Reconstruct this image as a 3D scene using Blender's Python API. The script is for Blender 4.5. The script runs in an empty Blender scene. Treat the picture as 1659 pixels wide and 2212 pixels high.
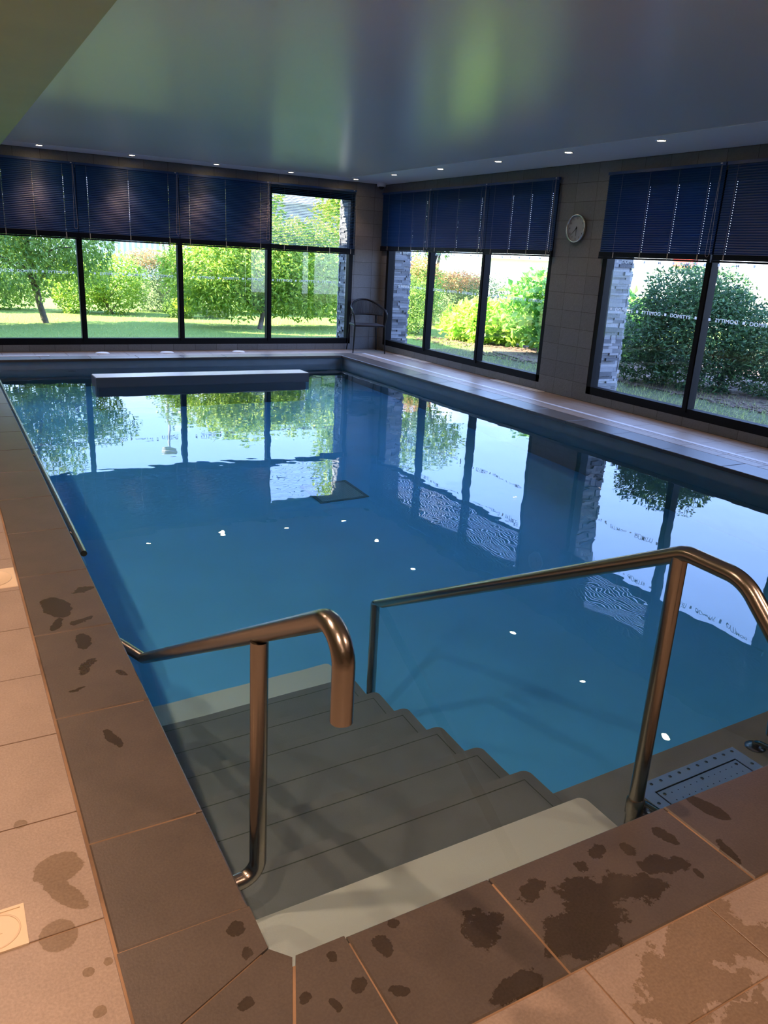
import bpy, bmesh, math, random
from mathutils import Vector, Matrix, noise
random.seed(7)
C = bpy.context.scene.collection
PI = math.pi

# ------------------------------------------------------------------ camera
RT = Vector((0.873768, -0.483626, 0.051340)); UP = Vector((0.106911, 0.293985, 0.949812)); FW = Vector((0.474446, 0.824426, -0.308580))
cam = bpy.data.cameras.new('camera'); camo = bpy.data.objects.new('camera', cam); C.objects.link(camo)
m = Matrix.Identity(4)
for i in range(3):
    m[i][0] = RT[i]; m[i][1] = UP[i]; m[i][2] = -FW[i]
m[0][3], m[1][3], m[2][3] = -0.475029, -1.172697, 1.41
camo.matrix_world = m
cam.sensor_fit = 'HORIZONTAL'; cam.sensor_width = 36.0; cam.lens = 36.0 * 1680.4 / 1659.0
cam.clip_start = 0.02; cam.clip_end = 300
sc = bpy.context.scene
sc.camera = camo
sc.view_settings.view_transform = 'Standard'; sc.view_settings.look = 'None'
sc.view_settings.exposure = 2.4; sc.view_settings.gamma = 1.0; sc.view_settings.use_curve_mapping = False
cy = sc.cycles
cy.max_bounces = 14; cy.diffuse_bounces = 8; cy.glossy_bounces = 5; cy.transmission_bounces = 8; cy.transparent_max_bounces = 24
cy.caustics_refractive = True; cy.caustics_reflective = False; cy.blur_glossy = 0.3; cy.sample_clamp_indirect = 6.0
cy.use_denoising = True

# ------------------------------------------------------------------ world: afternoon sky with some cloud
SKY = 1.0
w = bpy.data.worlds.new('sky'); sc.world = w; w.use_nodes = True
nt = w.node_tree; nt.nodes.clear(); N = nt.nodes.new; L = nt.links.new
out = N('ShaderNodeOutputWorld'); bg = N('ShaderNodeBackground'); tc = N('ShaderNodeTexCoord')
sep = N('ShaderNodeSeparateXYZ'); L(tc.outputs['Generated'], sep.inputs[0])
rp = N('ShaderNodeValToRGB'); L(sep.outputs['Z'], rp.inputs[0])
rp.color_ramp.elements[0].position = 0.0; rp.color_ramp.elements[0].color = (0.62, 0.74, 0.95, 1)
rp.color_ramp.elements[1].position = 1.0; rp.color_ramp.elements[1].color = (0.16, 0.30, 0.72, 1)
e = rp.color_ramp.elements.new(0.20); e.color = (0.29, 0.46, 0.92, 1)
e = rp.color_ramp.elements.new(0.40); e.color = (0.27, 0.44, 0.95, 1)
mp = N('ShaderNodeMapping'); mp.inputs['Scale'].default_value = (1, 1, 2.6); mp.inputs['Location'].default_value = (0.35, 0.1, 0.25); L(tc.outputs['Generated'], mp.inputs[0])
nz = N('ShaderNodeTexNoise'); nz.inputs['Scale'].default_value = 2.6; nz.inputs['Detail'].default_value = 8; nz.inputs['Roughness'].default_value = 0.55; L(mp.outputs[0], nz.inputs['Vector'])
cr = N('ShaderNodeValToRGB'); L(nz.outputs['Fac'], cr.inputs[0])
cr.color_ramp.elements[0].position = 0.56; cr.color_ramp.elements[0].color = (0, 0, 0, 1); cr.color_ramp.elements[1].position = 0.68; cr.color_ramp.elements[1].color = (0.8, 0.8, 0.8, 1)
mx = N('ShaderNodeMix'); mx.data_type = 'RGBA'; L(cr.outputs[0], mx.inputs['Factor']); L(rp.outputs[0], mx.inputs['A']); mx.inputs['B'].default_value = (1.2, 1.2, 1.25, 1)
L(mx.outputs['Result'], bg.inputs['Color']); bg.inputs['Strength'].default_value = 1.5 * SKY
L(bg.outputs[0], out.inputs[0])

# ------------------------------------------------------------------ sun: low afternoon sun from the left of the garden
sun = bpy.data.lights.new('sun', 'SUN'); sun.energy = 9.0; sun.angle = 0.009; sun.color = (1.0, 0.90, 0.70)
so = bpy.data.objects.new('sun', sun); C.objects.link(so)
sd = Vector((-0.955 * math.cos(math.radians(33)), 0.297 * math.cos(math.radians(33)), math.sin(math.radians(33))))
so.rotation_euler = sd.to_track_quat('Z', 'Y').to_euler()

# ------------------------------------------------------------------ dimensions (metres), deck level is z = 0
PX, PY = 4.782, 9.485          # pool opening
WX, WY = 5.808, 10.262         # inner faces of the right and the far wall
ZC = 2.505                     # ceiling
ZW = -0.129                    # water level
ZF = -1.40                     # pool floor
LX, FY = -3.4, -4.2            # unseen left and near walls
G = 0.3847                     # deck tile
LAMP = 0.52

# ------------------------------------------------------------------ helpers
def clear(name):
    mt = bpy.data.materials.new(name); mt.use_nodes = True
    nt = mt.node_tree; nt.nodes.clear(); return mt, nt
def rgb(c): return (c[0], c[1], c[2], 1)
def mat(name, col, rough=0.6, metal=0.0, spec=0.5, var=0.0, vscale=20, bump=0.0, bscale=60, emit=None, estr=0, bstretch=(1, 1, 1), aniso=0):
    mt, nt = clear(name); N = nt.nodes.new; L = nt.links.new
    o = N('ShaderNodeOutputMaterial'); p = N('ShaderNodeBsdfPrincipled'); L(p.outputs[0], o.inputs[0])
    p.inputs['Base Color'].default_value = rgb(col); p.inputs['Roughness'].default_value = rough
    p.inputs['Metallic'].default_value = metal; p.inputs['Specular IOR Level'].default_value = spec
    if aniso: p.inputs['Anisotropic'].default_value = aniso
    tc = N('ShaderNodeTexCoord')
    if var:
        n = N('ShaderNodeTexNoise'); n.inputs['Scale'].default_value = vscale; n.inputs['Detail'].default_value = 5
        L(tc.outputs['Object'], n.inputs['Vector'])
        r = N('ShaderNodeValToRGB'); L(n.outputs['Fac'], r.inputs[0])
        r.color_ramp.elements[0].position = 0.3; r.color_ramp.elements[1].position = 0.7
        r.color_ramp.elements[0].color = rgb([c * (1 - var) for c in col]); r.color_ramp.elements[1].color = rgb([min(1, c * (1 + var)) for c in col])
        L(r.outputs[0], p.inputs['Base Color'])
    if bump:
        mpn = N('ShaderNodeMapping'); mpn.inputs['Scale'].default_value = bstretch; L(tc.outputs['Object'], mpn.inputs[0])
        n = N('ShaderNodeTexNoise'); n.inputs['Scale'].default_value = bscale; n.inputs['Detail'].default_value = 4
        L(mpn.outputs[0], n.inputs['Vector'])
        b = N('ShaderNodeBump'); b.inputs['Strength'].default_value = bump; b.inputs['Distance'].default_value = 0.01
        L(n.outputs['Fac'], b.inputs['Height']); L(b.outputs[0], p.inputs['Normal'])
    if emit:
        p.inputs['Emission Color'].default_value = rgb(emit); p.inputs['Emission Strength'].default_value = estr
    return mt

class MB:
    """collects shapes into one mesh"""
    def __init__(s): s.v = []; s.f = []; s.mi = []; s.sm = []
    def add(s, vs, fs, mi=0, smooth=False):
        b = len(s.v); s.v += [tuple(v) for v in vs]
        for f in fs: s.f.append([b + i for i in f]); s.mi.append(mi); s.sm.append(smooth)
    def box(s, a, b, mi=0):
        x0, y0, z0 = a; x1, y1, z1 = b
        s.add([(x0,y0,z0),(x1,y0,z0),(x1,y1,z0),(x0,y1,z0),(x0,y0,z1),(x1,y0,z1),(x1,y1,z1),(x0,y1,z1)],
              [(0,3,2,1),(4,5,6,7),(0,1,5,4),(1,2,6,5),(2,3,7,6),(3,0,4,7)], mi)
    def bevbox(s, a, b, r=0.004, mi=0):
        """box whose top edges are chamfered"""
        x0, y0, z0 = a; x1, y1, z1 = b
        s.add([(x0,y0,z0),(x1,y0,z0),(x1,y1,z0),(x0,y1,z0),(x0,y0,z1-r),(x1,y0,z1-r),(x1,y1,z1-r),(x0,y1,z1-r),
               (x0+r,y0+r,z1),(x1-r,y0+r,z1),(x1-r,y1-r,z1),(x0+r,y1-r,z1)],
              [(0,3,2,1),(0,1,5,4),(1,2,6,5),(2,3,7,6),(3,0,4,7),(4,5,9,8),(5,6,10,9),(6,7,11,10),(7,4,8,11),(8,9,10,11)], mi)
    def prism(s, poly, z0, z1, mi=0):
        n = len(poly)
        s.add([(x, y, z0) for x, y in poly] + [(x, y, z1) for x, y in poly],
              [tuple(reversed(range(n))), tuple(range(n, 2*n))] + [(i, (i+1) % n, n + (i+1) % n, n + i) for i in range(n)], mi)
    def tube(s, pts, r, seg=14, mi=0, caps=True, radii=None):
        pts = [Vector(p) for p in pts]; n = len(pts)
        T = []
        for i in range(n):
            a = pts[max(0, i-1)]; b = pts[min(n-1, i+1)]; T.append((b - a).normalized())
        ref = Vector((0, 0, 1)) if abs(T[0].z) < 0.9 else Vector((1, 0, 0))
        U = (ref - T[0] * ref.dot(T[0])).normalized(); vs = []
        for i in range(n):
            U = (U - T[i] * U.dot(T[i])).normalized(); V = T[i].cross(U)
            rr = radii[i] if radii else r
            for k in range(seg):
                a = 2 * PI * k / seg; vs.append(pts[i] + (U * math.cos(a) + V * math.sin(a)) * rr)
        fs = [(i*seg + k, i*seg + (k+1) % seg, (i+1)*seg + (k+1) % seg, (i+1)*seg + k) for i in range(n-1) for k in range(seg)]
        s.add(vs, fs, mi, True)
        if caps:
            s.add(vs[:seg], [tuple(reversed(range(seg)))], mi); s.add(vs[-seg:], [tuple(range(seg))], mi)
    def lathe(s, prof, seg=28, mi=0, M=None, cap0=True, cap1=True):
        vs = []
        for r, z in prof:
            for k in range(seg):
                a = 2 * PI * k / seg; p = Vector((r * math.cos(a), r * math.sin(a), z)); vs.append(M @ p if M else p)
        n = len(prof)
        s.add(vs, [(i*seg + k, i*seg + (k+1) % seg, (i+1)*seg + (k+1) % seg, (i+1)*seg + k) for i in range(n-1) for k in range(seg)], mi, True)
        if cap0: s.add(vs[:seg], [tuple(reversed(range(seg)))], mi)
        if cap1: s.add(vs[-seg:], [tuple(range(seg))], mi)
    def build(s, name, mats, parent=None, label=None):
        me = bpy.data.meshes.new(name); me.from_pydata(s.v, [], s.f)
        if not isinstance(mats, (list, tuple)): mats = [mats]
        for mm in mats: me.materials.append(mm)
        me.polygons.foreach_set('material_index', s.mi); me.polygons.foreach_set('use_smooth', s.sm)
        me.update(); o = bpy.data.objects.new(name, me); C.objects.link(o)
        if parent: o.parent = parent
        if label: o['label'] = label
        return o
def fillet(pts, rad, n=8):
    pts = [Vector(p) for p in pts]; out = [pts[0]]
    for i in range(1, len(pts) - 1):
        r = rad[i-1] if isinstance(rad, (list, tuple)) else rad
        p = pts[i]; a = (pts[i-1] - p); b = (pts[i+1] - p); la, lb = a.length, b.length
        a.normalize(); b.normalize(); ang = a.angle(b)
        if ang > PI - 0.02: out.append(p); continue
        d = min(r / math.tan(ang / 2), la * 0.49, lb * 0.49); q0 = p + a * d; q1 = p + b * d
        rr = d * math.tan(ang / 2); cen = p + (a + b).normalized() * (rr / math.sin(ang / 2))
        v0 = q0 - cen; v1 = q1 - cen; th = v0.angle(v1); ax = v0.cross(v1).normalized()
        for k in range(n + 1): out.append(cen + Matrix.Rotation(th * k / n, 3, ax) @ v0)
    out.append(pts[-1]); return out
def tag(o, label, cat, group=None, kind=None):
    o['label'] = label; o['category'] = cat
    if group: o['group'] = group
    if kind: o['kind'] = kind
    return o
def struct(o, label=None):
    o['kind'] = 'structure'
    if label: o['label'] = label
    return o
def empty(name, loc, rz=0):
    o = bpy.data.objects.new(name, None); C.objects.link(o); o.location = loc; o.rotation_euler = (0, 0, rz); return o
def copy_tree(o, parent=None):
    c = o.copy(); C.objects.link(c)
    if parent: c.parent = parent
    for ch in list(o.children): copy_tree(ch, c)
    return c

# ------------------------------------------------------------------ materials
def tile_mat(name, col, rough, spec, blobs=(), var=0.12, wet_dark=0.5):
    """stone tile with mottling, fine pits and the wet patches left by bathers"""
    mt, nt = clear(name); N = nt.nodes.new; L = nt.links.new
    o = N('ShaderNodeOutputMaterial'); p = N('ShaderNodeBsdfPrincipled'); L(p.outputs[0], o.inputs[0])
    p.inputs['Specular IOR Level'].default_value = spec
    tc = N('ShaderNodeTexCoord')
    n = N('ShaderNodeTexNoise'); n.inputs['Scale'].default_value = 5; n.inputs['Detail'].default_value = 8; n.inputs['Roughness'].default_value = 0.7; L(tc.outputs['Object'], n.inputs['Vector'])
    r = N('ShaderNodeValToRGB'); L(n.outputs['Fac'], r.inputs[0]); r.color_ramp.elements[0].position = 0.3; r.color_ramp.elements[1].position = 0.7
    r.color_ramp.elements[0].color = rgb([c * (1 - var) for c in col]); r.color_ramp.elements[1].color = rgb([c * (1 + var) for c in col])
    n2 = N('ShaderNodeTexNoise'); n2.inputs['Scale'].default_value = 160; n2.inputs['Detail'].default_value = 3; L(tc.outputs['Object'], n2.inputs['Vector'])
    r2 = N('ShaderNodeMapRange'); L(n2.outputs['Fac'], r2.inputs['Value']); r2.inputs['From Min'].default_value = 0.3; r2.inputs['From Max'].default_value = 0.7; r2.inputs['To Min'].default_value = 0.86; r2.inputs['To Max'].default_value = 1.1
    mul = N('ShaderNodeMix'); mul.data_type = 'RGBA'; mul.blend_type = 'MULTIPLY'; mul.inputs['Factor'].default_value = 1
    L(r.outputs[0], mul.inputs['A']); L(r2.outputs[0], mul.inputs['B'])
    b = N('ShaderNodeBump'); b.inputs['Strength'].default_value = 0.25; b.inputs['Distance'].default_value = 0.0015; L(n2.outputs['Fac'], b.inputs['Height'])
    mask = None
    if blobs:
        nd = N('ShaderNodeTexNoise'); nd.inputs['Scale'].default_value = 16; nd.inputs['Detail'].default_value = 9; nd.inputs['Roughness'].default_value = 0.68; L(tc.outputs['Object'], nd.inputs['Vector'])
        sb = N('ShaderNodeVectorMath'); sb.operation = 'SUBTRACT'; L(nd.outputs['Color'], sb.inputs[0]); sb.inputs[1].default_value = (0.5, 0.5, 0.5)
        for (bx, by, rx, ry, rot, amp) in blobs:
            sca = N('ShaderNodeVectorMath'); sca.operation = 'SCALE'; L(sb.outputs[0], sca.inputs[0]); sca.inputs['Scale'].default_value = amp * 1.9
            ad = N('ShaderNodeVectorMath'); ad.operation = 'ADD'; L(tc.outputs['Object'], ad.inputs[0]); L(sca.outputs[0], ad.inputs[1])
            sv = N('ShaderNodeVectorMath'); sv.operation = 'SUBTRACT'; L(ad.outputs[0], sv.inputs[0]); sv.inputs[1].default_value = (bx, by, 0)
            rv = N('ShaderNodeVectorRotate'); rv.rotation_type = 'Z_AXIS'; rv.inputs['Angle'].default_value = -rot; L(sv.outputs[0], rv.inputs['Vector'])
            dv = N('ShaderNodeVectorMath'); dv.operation = 'MULTIPLY'; L(rv.outputs[0], dv.inputs[0]); dv.inputs[1].default_value = (1 / rx, 1 / ry, 0)
            ln = N('ShaderNodeVectorMath'); ln.operation = 'LENGTH'; L(dv.outputs[0], ln.inputs[0])
            mr = N('ShaderNodeMapRange'); L(ln.outputs['Value'], mr.inputs['Value']); mr.inputs['From Min'].default_value = 0.92; mr.inputs['From Max'].default_value = 1.0
            mr.inputs['To Min'].default_value = 1; mr.inputs['To Max'].default_value = 0
            if mask is None: mask = mr.outputs[0]
            else:
                mm = N('ShaderNodeMath'); mm.operation = 'MAXIMUM'; L(mask, mm.inputs[0]); L(mr.outputs[0], mm.inputs[1]); mask = mm.outputs[0]
        wm = N('ShaderNodeMix'); wm.data_type = 'RGBA'; wm.blend_type = 'MULTIPLY'; L(mask, wm.inputs['Factor']); L(mul.outputs['Result'], wm.inputs['A']); wm.inputs['B'].default_value = (wet_dark, wet_dark * 0.95, wet_dark * 0.85, 1)
        L(wm.outputs['Result'], p.inputs['Base Color'])
        rm = N('ShaderNodeMapRange'); L(mask, rm.inputs['Value']); rm.inputs['To Min'].default_value = rough; rm.inputs['To Max'].default_value = 0.22; L(rm.outputs[0], p.inputs['Roughness'])
        bm_ = N('ShaderNodeMapRange'); L(mask, bm_.inputs['Value']); bm_.inputs['To Min'].default_value = 0.25; bm_.inputs['To Max'].default_value = 0.05; L(bm_.outputs[0], b.inputs['Strength'])
    else:
        L(mul.outputs['Result'], p.inputs['Base Color']); p.inputs['Roughness'].default_value = rough
    L(b.outputs[0], p.inputs['Normal'])
    return mt

# wet patches: x, y, half sizes, turn, raggedness
cop_blobs = [(-0.18, 1.96, 0.055, 0.115, 0.2, 0.03), (-0.2, 1.80, 0.02, 0.06, -0.4, 0.03), (-0.06, 2.10, 0.045, 0.03, 0.3, 0.06), (-0.11, 1.80, 0.055, 0.018, 0.5, 0.04),
             (-0.13, 1.62, 0.03, 0.07, -0.1, 0.03), (-0.15, 1.42, 0.022, 0.06, -0.5, 0.04), (-0.15, 0.95, 0.018, 0.06, 0.25, 0.02), (-0.05, 1.33, 0.03, 0.012, -0.9, 0.03), (-0.2, 1.28, 0.03, 0.01, 0.2, 0.03),
             (0.02, -0.10, 0.013, 0.012, 0, 0.02), (0.11, -0.04, 0.011, 0.014, 0, 0.02), (0.13, -0.12, 0.022, 0.016, 0.5, 0.03), (0.07, -0.14, 0.01, 0.018, 0.3, 0.02), (0.2, -0.17, 0.022, 0.013, -0.4, 0.02),
             (0.22, -0.06, 0.02, 0.03, 0.2, 0.03), (-0.05, 0.12, 0.02, 0.02, 0, 0.03), (-0.045, 0.05, 0.01, 0.015, 0, 0.03), (0.27, -0.02, 0.012, 0.012, 0, 0.02), (-0.09, -0.06, 0.02, 0.012, 0.4, 0.02),
             (0.66, -0.22, 0.12, 0.07, 0.2, 0.09), (0.80, -0.16, 0.15, 0.045, -0.35, 0.08), (0.97, -0.16, 0.07, 0.03, -0.3, 0.05), (0.62, -0.08, 0.05, 0.03, 0.4, 0.06), (0.85, -0.05, 0.03, 0.02, 0.3, 0.04), (0.78, -0.07, 0.02, 0.02, 0, 0.04),
             (1.06, -0.09, 0.02, 0.045, 0.2, 0.03), (1.03, -0.22, 0.012, 0.02, 0.1, 0.02), (0.44, -0.13, 0.06, 0.05, 0.5, 0.09), (0.42, -0.27, 0.07, 0.03, 0.1, 0.05), (1.16, -0.2, 0.018, 0.05, -0.3, 0.03), (1.26, -0.06, 0.03, 0.07, 0.2, 0.02), (0.93, -0.08, 0.02, 0.03, 0.0, 0.04)]
deck_blobs = [(-0.365, 0.47, 0.055, 0.055, 0.2, 0.03), (-0.36, 0.38, 0.028, 0.07, 0.5, 0.02), (-0.39, 0.27, 0.04, 0.045, 0.1, 0.02), (-0.43, 0.67, 0.018, 0.018, 0, 0.01), (-0.35, 0.15, 0.012, 0.012, 0, 0.01), (-0.31, 0.16, 0.01, 0.01, 0, 0.01),
              (-0.345, 0.05, 0.014, 0.014, 0, 0.01), (-0.28, 0.04, 0.013, 0.011, 0, 0.01), (0.84, -0.36, 0.2, 0.06, 0.25, 0.12), (0.75, -0.45, 0.16, 0.05, -0.2, 0.1), (0.98, -0.42, 0.12, 0.05, -0.5, 0.1), (0.62, -0.52, 0.14, 0.05, 0.4, 0.1), (0.88, -0.56, 0.2, 0.04, -0.1, 0.1), (1.1, -0.5, 0.1, 0.06, 0.2, 0.1)]
M_cop = tile_mat('dark_coping_stone', (0.092, 0.077, 0.063), 0.38, 0.55, cop_blobs, 0.16, 0.52)
M_deck = tile_mat('beige_deck_tile', (0.315, 0.25, 0.195), 0.42, 0.6, deck_blobs, 0.10, 0.72)
M_grout = mat('sandy_grout', (0.24, 0.155, 0.09), 0.9, var=0.55, vscale=3)
M_steel = mat('brushed_steel', (0.34, 0.32, 0.29), 0.24, 1.0, bump=0.04, bscale=300, bstretch=(1, 1, 0.08))
M_plate = mat('satin_steel_plate', (0.80, 0.80, 0.80), 0.45, 0.85)
M_frame = mat('anthracite_aluminium', (0.008, 0.009, 0.012), 0.55, spec=0.12)
M_blind = mat('navy_blue_slat', (0.006, 0.045, 0.17), 0.42, spec=0.3)
M_blindrail = mat('navy_blue_rail', (0.012, 0.055, 0.19), 0.4)
M_cord = mat('grey_cord', (0.45, 0.45, 0.45), 0.8)
M_white = mat('white_plastic', (0.82, 0.80, 0.76), 0.4)
M_cream = mat('cream_plastic_lid', (0.72, 0.60, 0.42), 0.45, bump=0.05)
M_black = mat('black_metal', (0.010, 0.010, 0.012), 0.4, spec=0.25)
M_shaded_stack = mat('shaded_navy_stack', (0.003, 0.006, 0.016), 0.5, spec=0.15)  # blind navy darkened: shade on stack and bottom rail put into the colour
M_dark = mat('dark_void', (0.01, 0.01, 0.01), 0.9)
M_beam = mat('dark_composite', (0.10, 0.115, 0.125), 0.5)
M_liner = mat('grey_liner', (0.24, 0.29, 0.31), 0.6, var=0.06, vscale=6)
M_floorliner = mat('pool_floor_liner', (0.21, 0.56, 0.96), 0.6, var=0.04, vscale=2)
M_step = mat('grey_step_liner', (0.27, 0.205, 0.20), 0.6, var=0.08, vscale=8, bump=0.15, bscale=200)
M_seam = mat('liner_seam', (0.10, 0.08, 0.06), 0.7)
M_nosing = mat('white_antislip_liner', (0.96, 0.74, 0.66), 0.6, bump=0.15, bscale=300)
M_paintwall = mat('beige_wall_paint', (0.50, 0.42, 0.33), 0.8, var=0.03)
M_band = mat('white_ceiling_paint', (0.88, 0.88, 0.88), 0.75)
M_soffit = mat('olive_lit_soffit', (0.56, 0.68, 0.33), 0.6, var=0.03, vscale=3)  # olive cast of warm and garden light put into the soffit colour
M_lit = mat('lamp_glow', (1, 0.9, 0.75), 0.5, emit=(1.0, 0.72, 0.42), estr=22)
M_chrome = mat('chrome_ring', (0.75, 0.73, 0.70), 0.2, 1.0)

def wall_tile_mat(name, axis, off, zoff=0.0):
    """anthracite-brown riven wall tile, 32 x 19 cm, stacked in a straight grid"""
    mt, nt = clear(name); N = nt.nodes.new; L = nt.links.new
    o = N('ShaderNodeOutputMaterial'); p = N('ShaderNodeBsdfPrincipled'); L(p.outputs[0], o.inputs[0])
    tc = N('ShaderNodeTexCoord'); sp = N('ShaderNodeSeparateXYZ'); L(tc.outputs['Object'], sp.inputs[0])
    masks = []; cells = []
    for src, size, of in ((sp.outputs[axis], 0.3185, off), (sp.outputs[2], 0.1925, zoff)):
        a = N('ShaderNodeMath'); a.operation = 'ADD'; L(src, a.inputs[0]); a.inputs[1].default_value = 100 * size - of
        d = N('ShaderNodeMath'); d.operation = 'DIVIDE'; L(a.outputs[0], d.inputs[0]); d.inputs[1].default_value = size
        fl = N('ShaderNodeMath'); fl.operation = 'FLOOR'; L(d.outputs[0], fl.inputs[0]); cells.append(fl.outputs[0])
        f = N('ShaderNodeMath'); f.operation = 'FRACT'; L(d.outputs[0], f.inputs[0])
        s_ = N('ShaderNodeMath'); s_.operation = 'SUBTRACT'; L(f.outputs[0], s_.inputs[0]); s_.inputs[1].default_value = 0.5
        ab = N('ShaderNodeMath'); ab.operation = 'ABSOLUTE'; L(s_.outputs[0], ab.inputs[0])
        g = N('ShaderNodeMapRange'); L(ab.outputs[0], g.inputs['Value']); g.inputs['From Min'].default_value = 0.5 - 0.003 / size; g.inputs['From Max'].default_value = 0.5 - 0.0012 / size
        masks.append(g.outputs[0])
    mm = N('ShaderNodeMath'); mm.operation = 'MAXIMUM'; L(masks[0], mm.inputs[0]); L(masks[1], mm.inputs[1])
    cv = N('ShaderNodeCombineXYZ'); L(cells[0], cv.inputs[0]); L(cells[1], cv.inputs[1])
    wn = N('ShaderNodeTexWhiteNoise'); wn.noise_dimensions = '3D'; L(cv.outputs[0], wn.inputs['Vector'])
    n = N('ShaderNodeTexNoise'); n.inputs['Scale'].default_value = 34; n.inputs['Detail'].default_value = 6; n.inputs['Distortion'].default_value = 1.2; L(tc.outputs['Object'], n.inputs['Vector'])
    hs = N('ShaderNodeMapRange'); L(wn.outputs['Value'], hs.inputs['Value']); hs.inputs['To Min'].default_value = 0.9; hs.inputs['To Max'].default_value = 1.1
    n3 = N('ShaderNodeMapRange'); L(n.outputs['Fac'], n3.inputs['Value']); n3.inputs['To Min'].default_value = 0.8; n3.inputs['To Max'].default_value = 1.2
    ml = N('ShaderNodeMath'); ml.operation = 'MULTIPLY'; L(hs.outputs[0], ml.inputs[0]); L(n3.outputs[0], ml.inputs[1])
    v = N('ShaderNodeVectorMath'); v.operation = 'SCALE'; v.inputs[0].default_value = (0.175, 0.18, 0.185); L(ml.outputs[0], v.inputs['Scale'])
    mx = N('ShaderNodeMix'); mx.data_type = 'RGBA'; L(mm.outputs[0], mx.inputs['Factor']); L(v.outputs[0], mx.inputs['A']); mx.inputs['B'].default_value = (0.05, 0.045, 0.04, 1)
    L(mx.outputs['Result'], p.inputs['Base Color']); p.inputs['Roughness'].default_value = 0.6
    b = N('ShaderNodeBump'); b.inputs['Strength'].default_value = 0.5; b.inputs['Distance'].default_value = 0.008
    hh = N('ShaderNodeMath'); hh.operation = 'SUBTRACT'; L(n.outputs['Fac'], hh.inputs[0]); L(mm.outputs[0], hh.inputs[1]); L(hh.outputs[0], b.inputs['Height']); L(b.outputs[0], p.inputs['Normal'])
    return mt
M_wallback = wall_tile_mat('riven_wall_tile_far', 0, 0.224)
M_wallright = wall_tile_mat('riven_wall_tile_right', 1, 5.89 - 18 * 0.3185)

def glass_mat():
    mt, nt = clear('window_glass'); N = nt.nodes.new; L = nt.links.new
    o = N('ShaderNodeOutputMaterial'); t = N('ShaderNodeBsdfTransparent'); g = N('ShaderNodeBsdfGlossy'); g.inputs['Roughness'].default_value = 0.0
    t.inputs['Color'].default_value = (0.97, 0.985, 0.98, 1)
    fr = N('ShaderNodeFresnel'); ge = N('ShaderNodeNewGeometry'); io = N('ShaderNodeMapRange'); io.inputs['To Min'].default_value = 1.5; io.inputs['To Max'].default_value = 1 / 1.5
    L(ge.outputs['Backfacing'], io.inputs['Value']); L(io.outputs[0], fr.inputs['IOR'])
    mx = N('ShaderNodeMixShader'); L(fr.outputs[0], mx.inputs[0]); L(t.outputs[0], mx.inputs[1]); L(g.outputs[0], mx.inputs[2]); L(mx.outputs[0], o.inputs[0])
    return mt
M_glass = glass_mat()
def water_mat():
    mt, nt = clear('pool_water'); N = nt.nodes.new; L = nt.links.new
    o = N('ShaderNodeOutputMaterial'); g = N('ShaderNodeBsdfGlass'); g.inputs['Roughness'].default_value = 0.0; g.inputs['IOR'].default_value = 1.333
    tc = N('ShaderNodeTexCoord')
    n = N('ShaderNodeTexNoise'); n.inputs['Scale'].default_value = 2.2; n.inputs['Detail'].default_value = 2; L(tc.outputs['Object'], n.inputs['Vector'])
    n2 = N('ShaderNodeTexNoise'); n2.inputs['Scale'].default_value = 9; n2.inputs['Detail'].default_value = 1; L(tc.outputs['Object'], n2.inputs['Vector'])
    ml = N('ShaderNodeMath'); ml.operation = 'MULTIPLY_ADD'; L(n2.outputs['Fac'], ml.inputs[0]); ml.inputs[1].default_value = 0.08; L(n.outputs['Fac'], ml.inputs[2])
    b = N('ShaderNodeBump'); b.inputs['Strength'].default_value = 1.0; b.inputs['Distance'].default_value = 0.0024; L(ml.outputs[0], b.inputs['Height']); L(b.outputs[0], g.inputs['Normal'])
    L(g.outputs[0], o.inputs['Surface'])
    va = N('ShaderNodeVolumeAbsorption'); va.inputs['Color'].default_value = (0.08, 0.90, 0.98, 1); va.inputs['Density'].default_value = 0.24; L(va.outputs[0], o.inputs['Volume'])
    return mt
M_water = water_mat()
def stretch_mat():
    return mat('satin_stretch_ceiling', (0.86, 0.83, 0.80), 0.28, 0.0, 0.8)
M_stretch = stretch_mat()

# ------------------------------------------------------------------ room shell
T = 0.42
def struct_box(name, a, b, m_, label=None):
    q = MB(); q.box(a, b); return struct(q.build(name, m_), label)
# floor: tiles laid on a grout bed around the pool
q = MB(); zt = -0.0035
for a, b in (((LX, FY), (-0.02, WY)), ((PX + 0.02, FY), (WX, WY)), ((-0.02, FY), (PX + 0.02, -0.02)), ((-0.02, PY + 0.02), (PX + 0.02, WY))):
    q.box((a[0], a[1], -0.031), (b[0], b[1], zt), 1)
ox, oy = 0.579 % G, 0.277 % G; gp = 0.0022
def tiles(x0, x1, y0, y1, skip=()):
    xs = [x0] + [ox + G * k for k in range(-12, 20) if x0 + 0.01 < ox + G * k < x1 - 0.01] + [x1]
    ys = [y0] + [oy + G * k for k in range(-14, 32) if y0 + 0.01 < oy + G * k < y1 - 0.01] + [y1]
    for i in range(len(xs) - 1):
        for j in range(len(ys) - 1):
            q.bevbox((xs[i] + gp, ys[j] + gp, -0.012), (xs[i+1] - gp, ys[j+1] - gp, random.uniform(-0.0004, 0)), 0.0012, 0)
CW = 0.2935
tiles(LX, -CW, FY, WY); tiles(-CW, WX, FY, -CW - 0.004)
tiles(-CW, WX, PY + 0.288, WY)
tiles(PX + 0.29, 5.243, -CW, PY + 0.288)
tiles(5.303, 5.683, -CW, PY + 0.288); tiles(5.683, WX, -CW, PY + 0.288)
floor = struct(q.build('floor', [M_deck, M_grout]), 'beige tiled pool deck around the pool')

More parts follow.
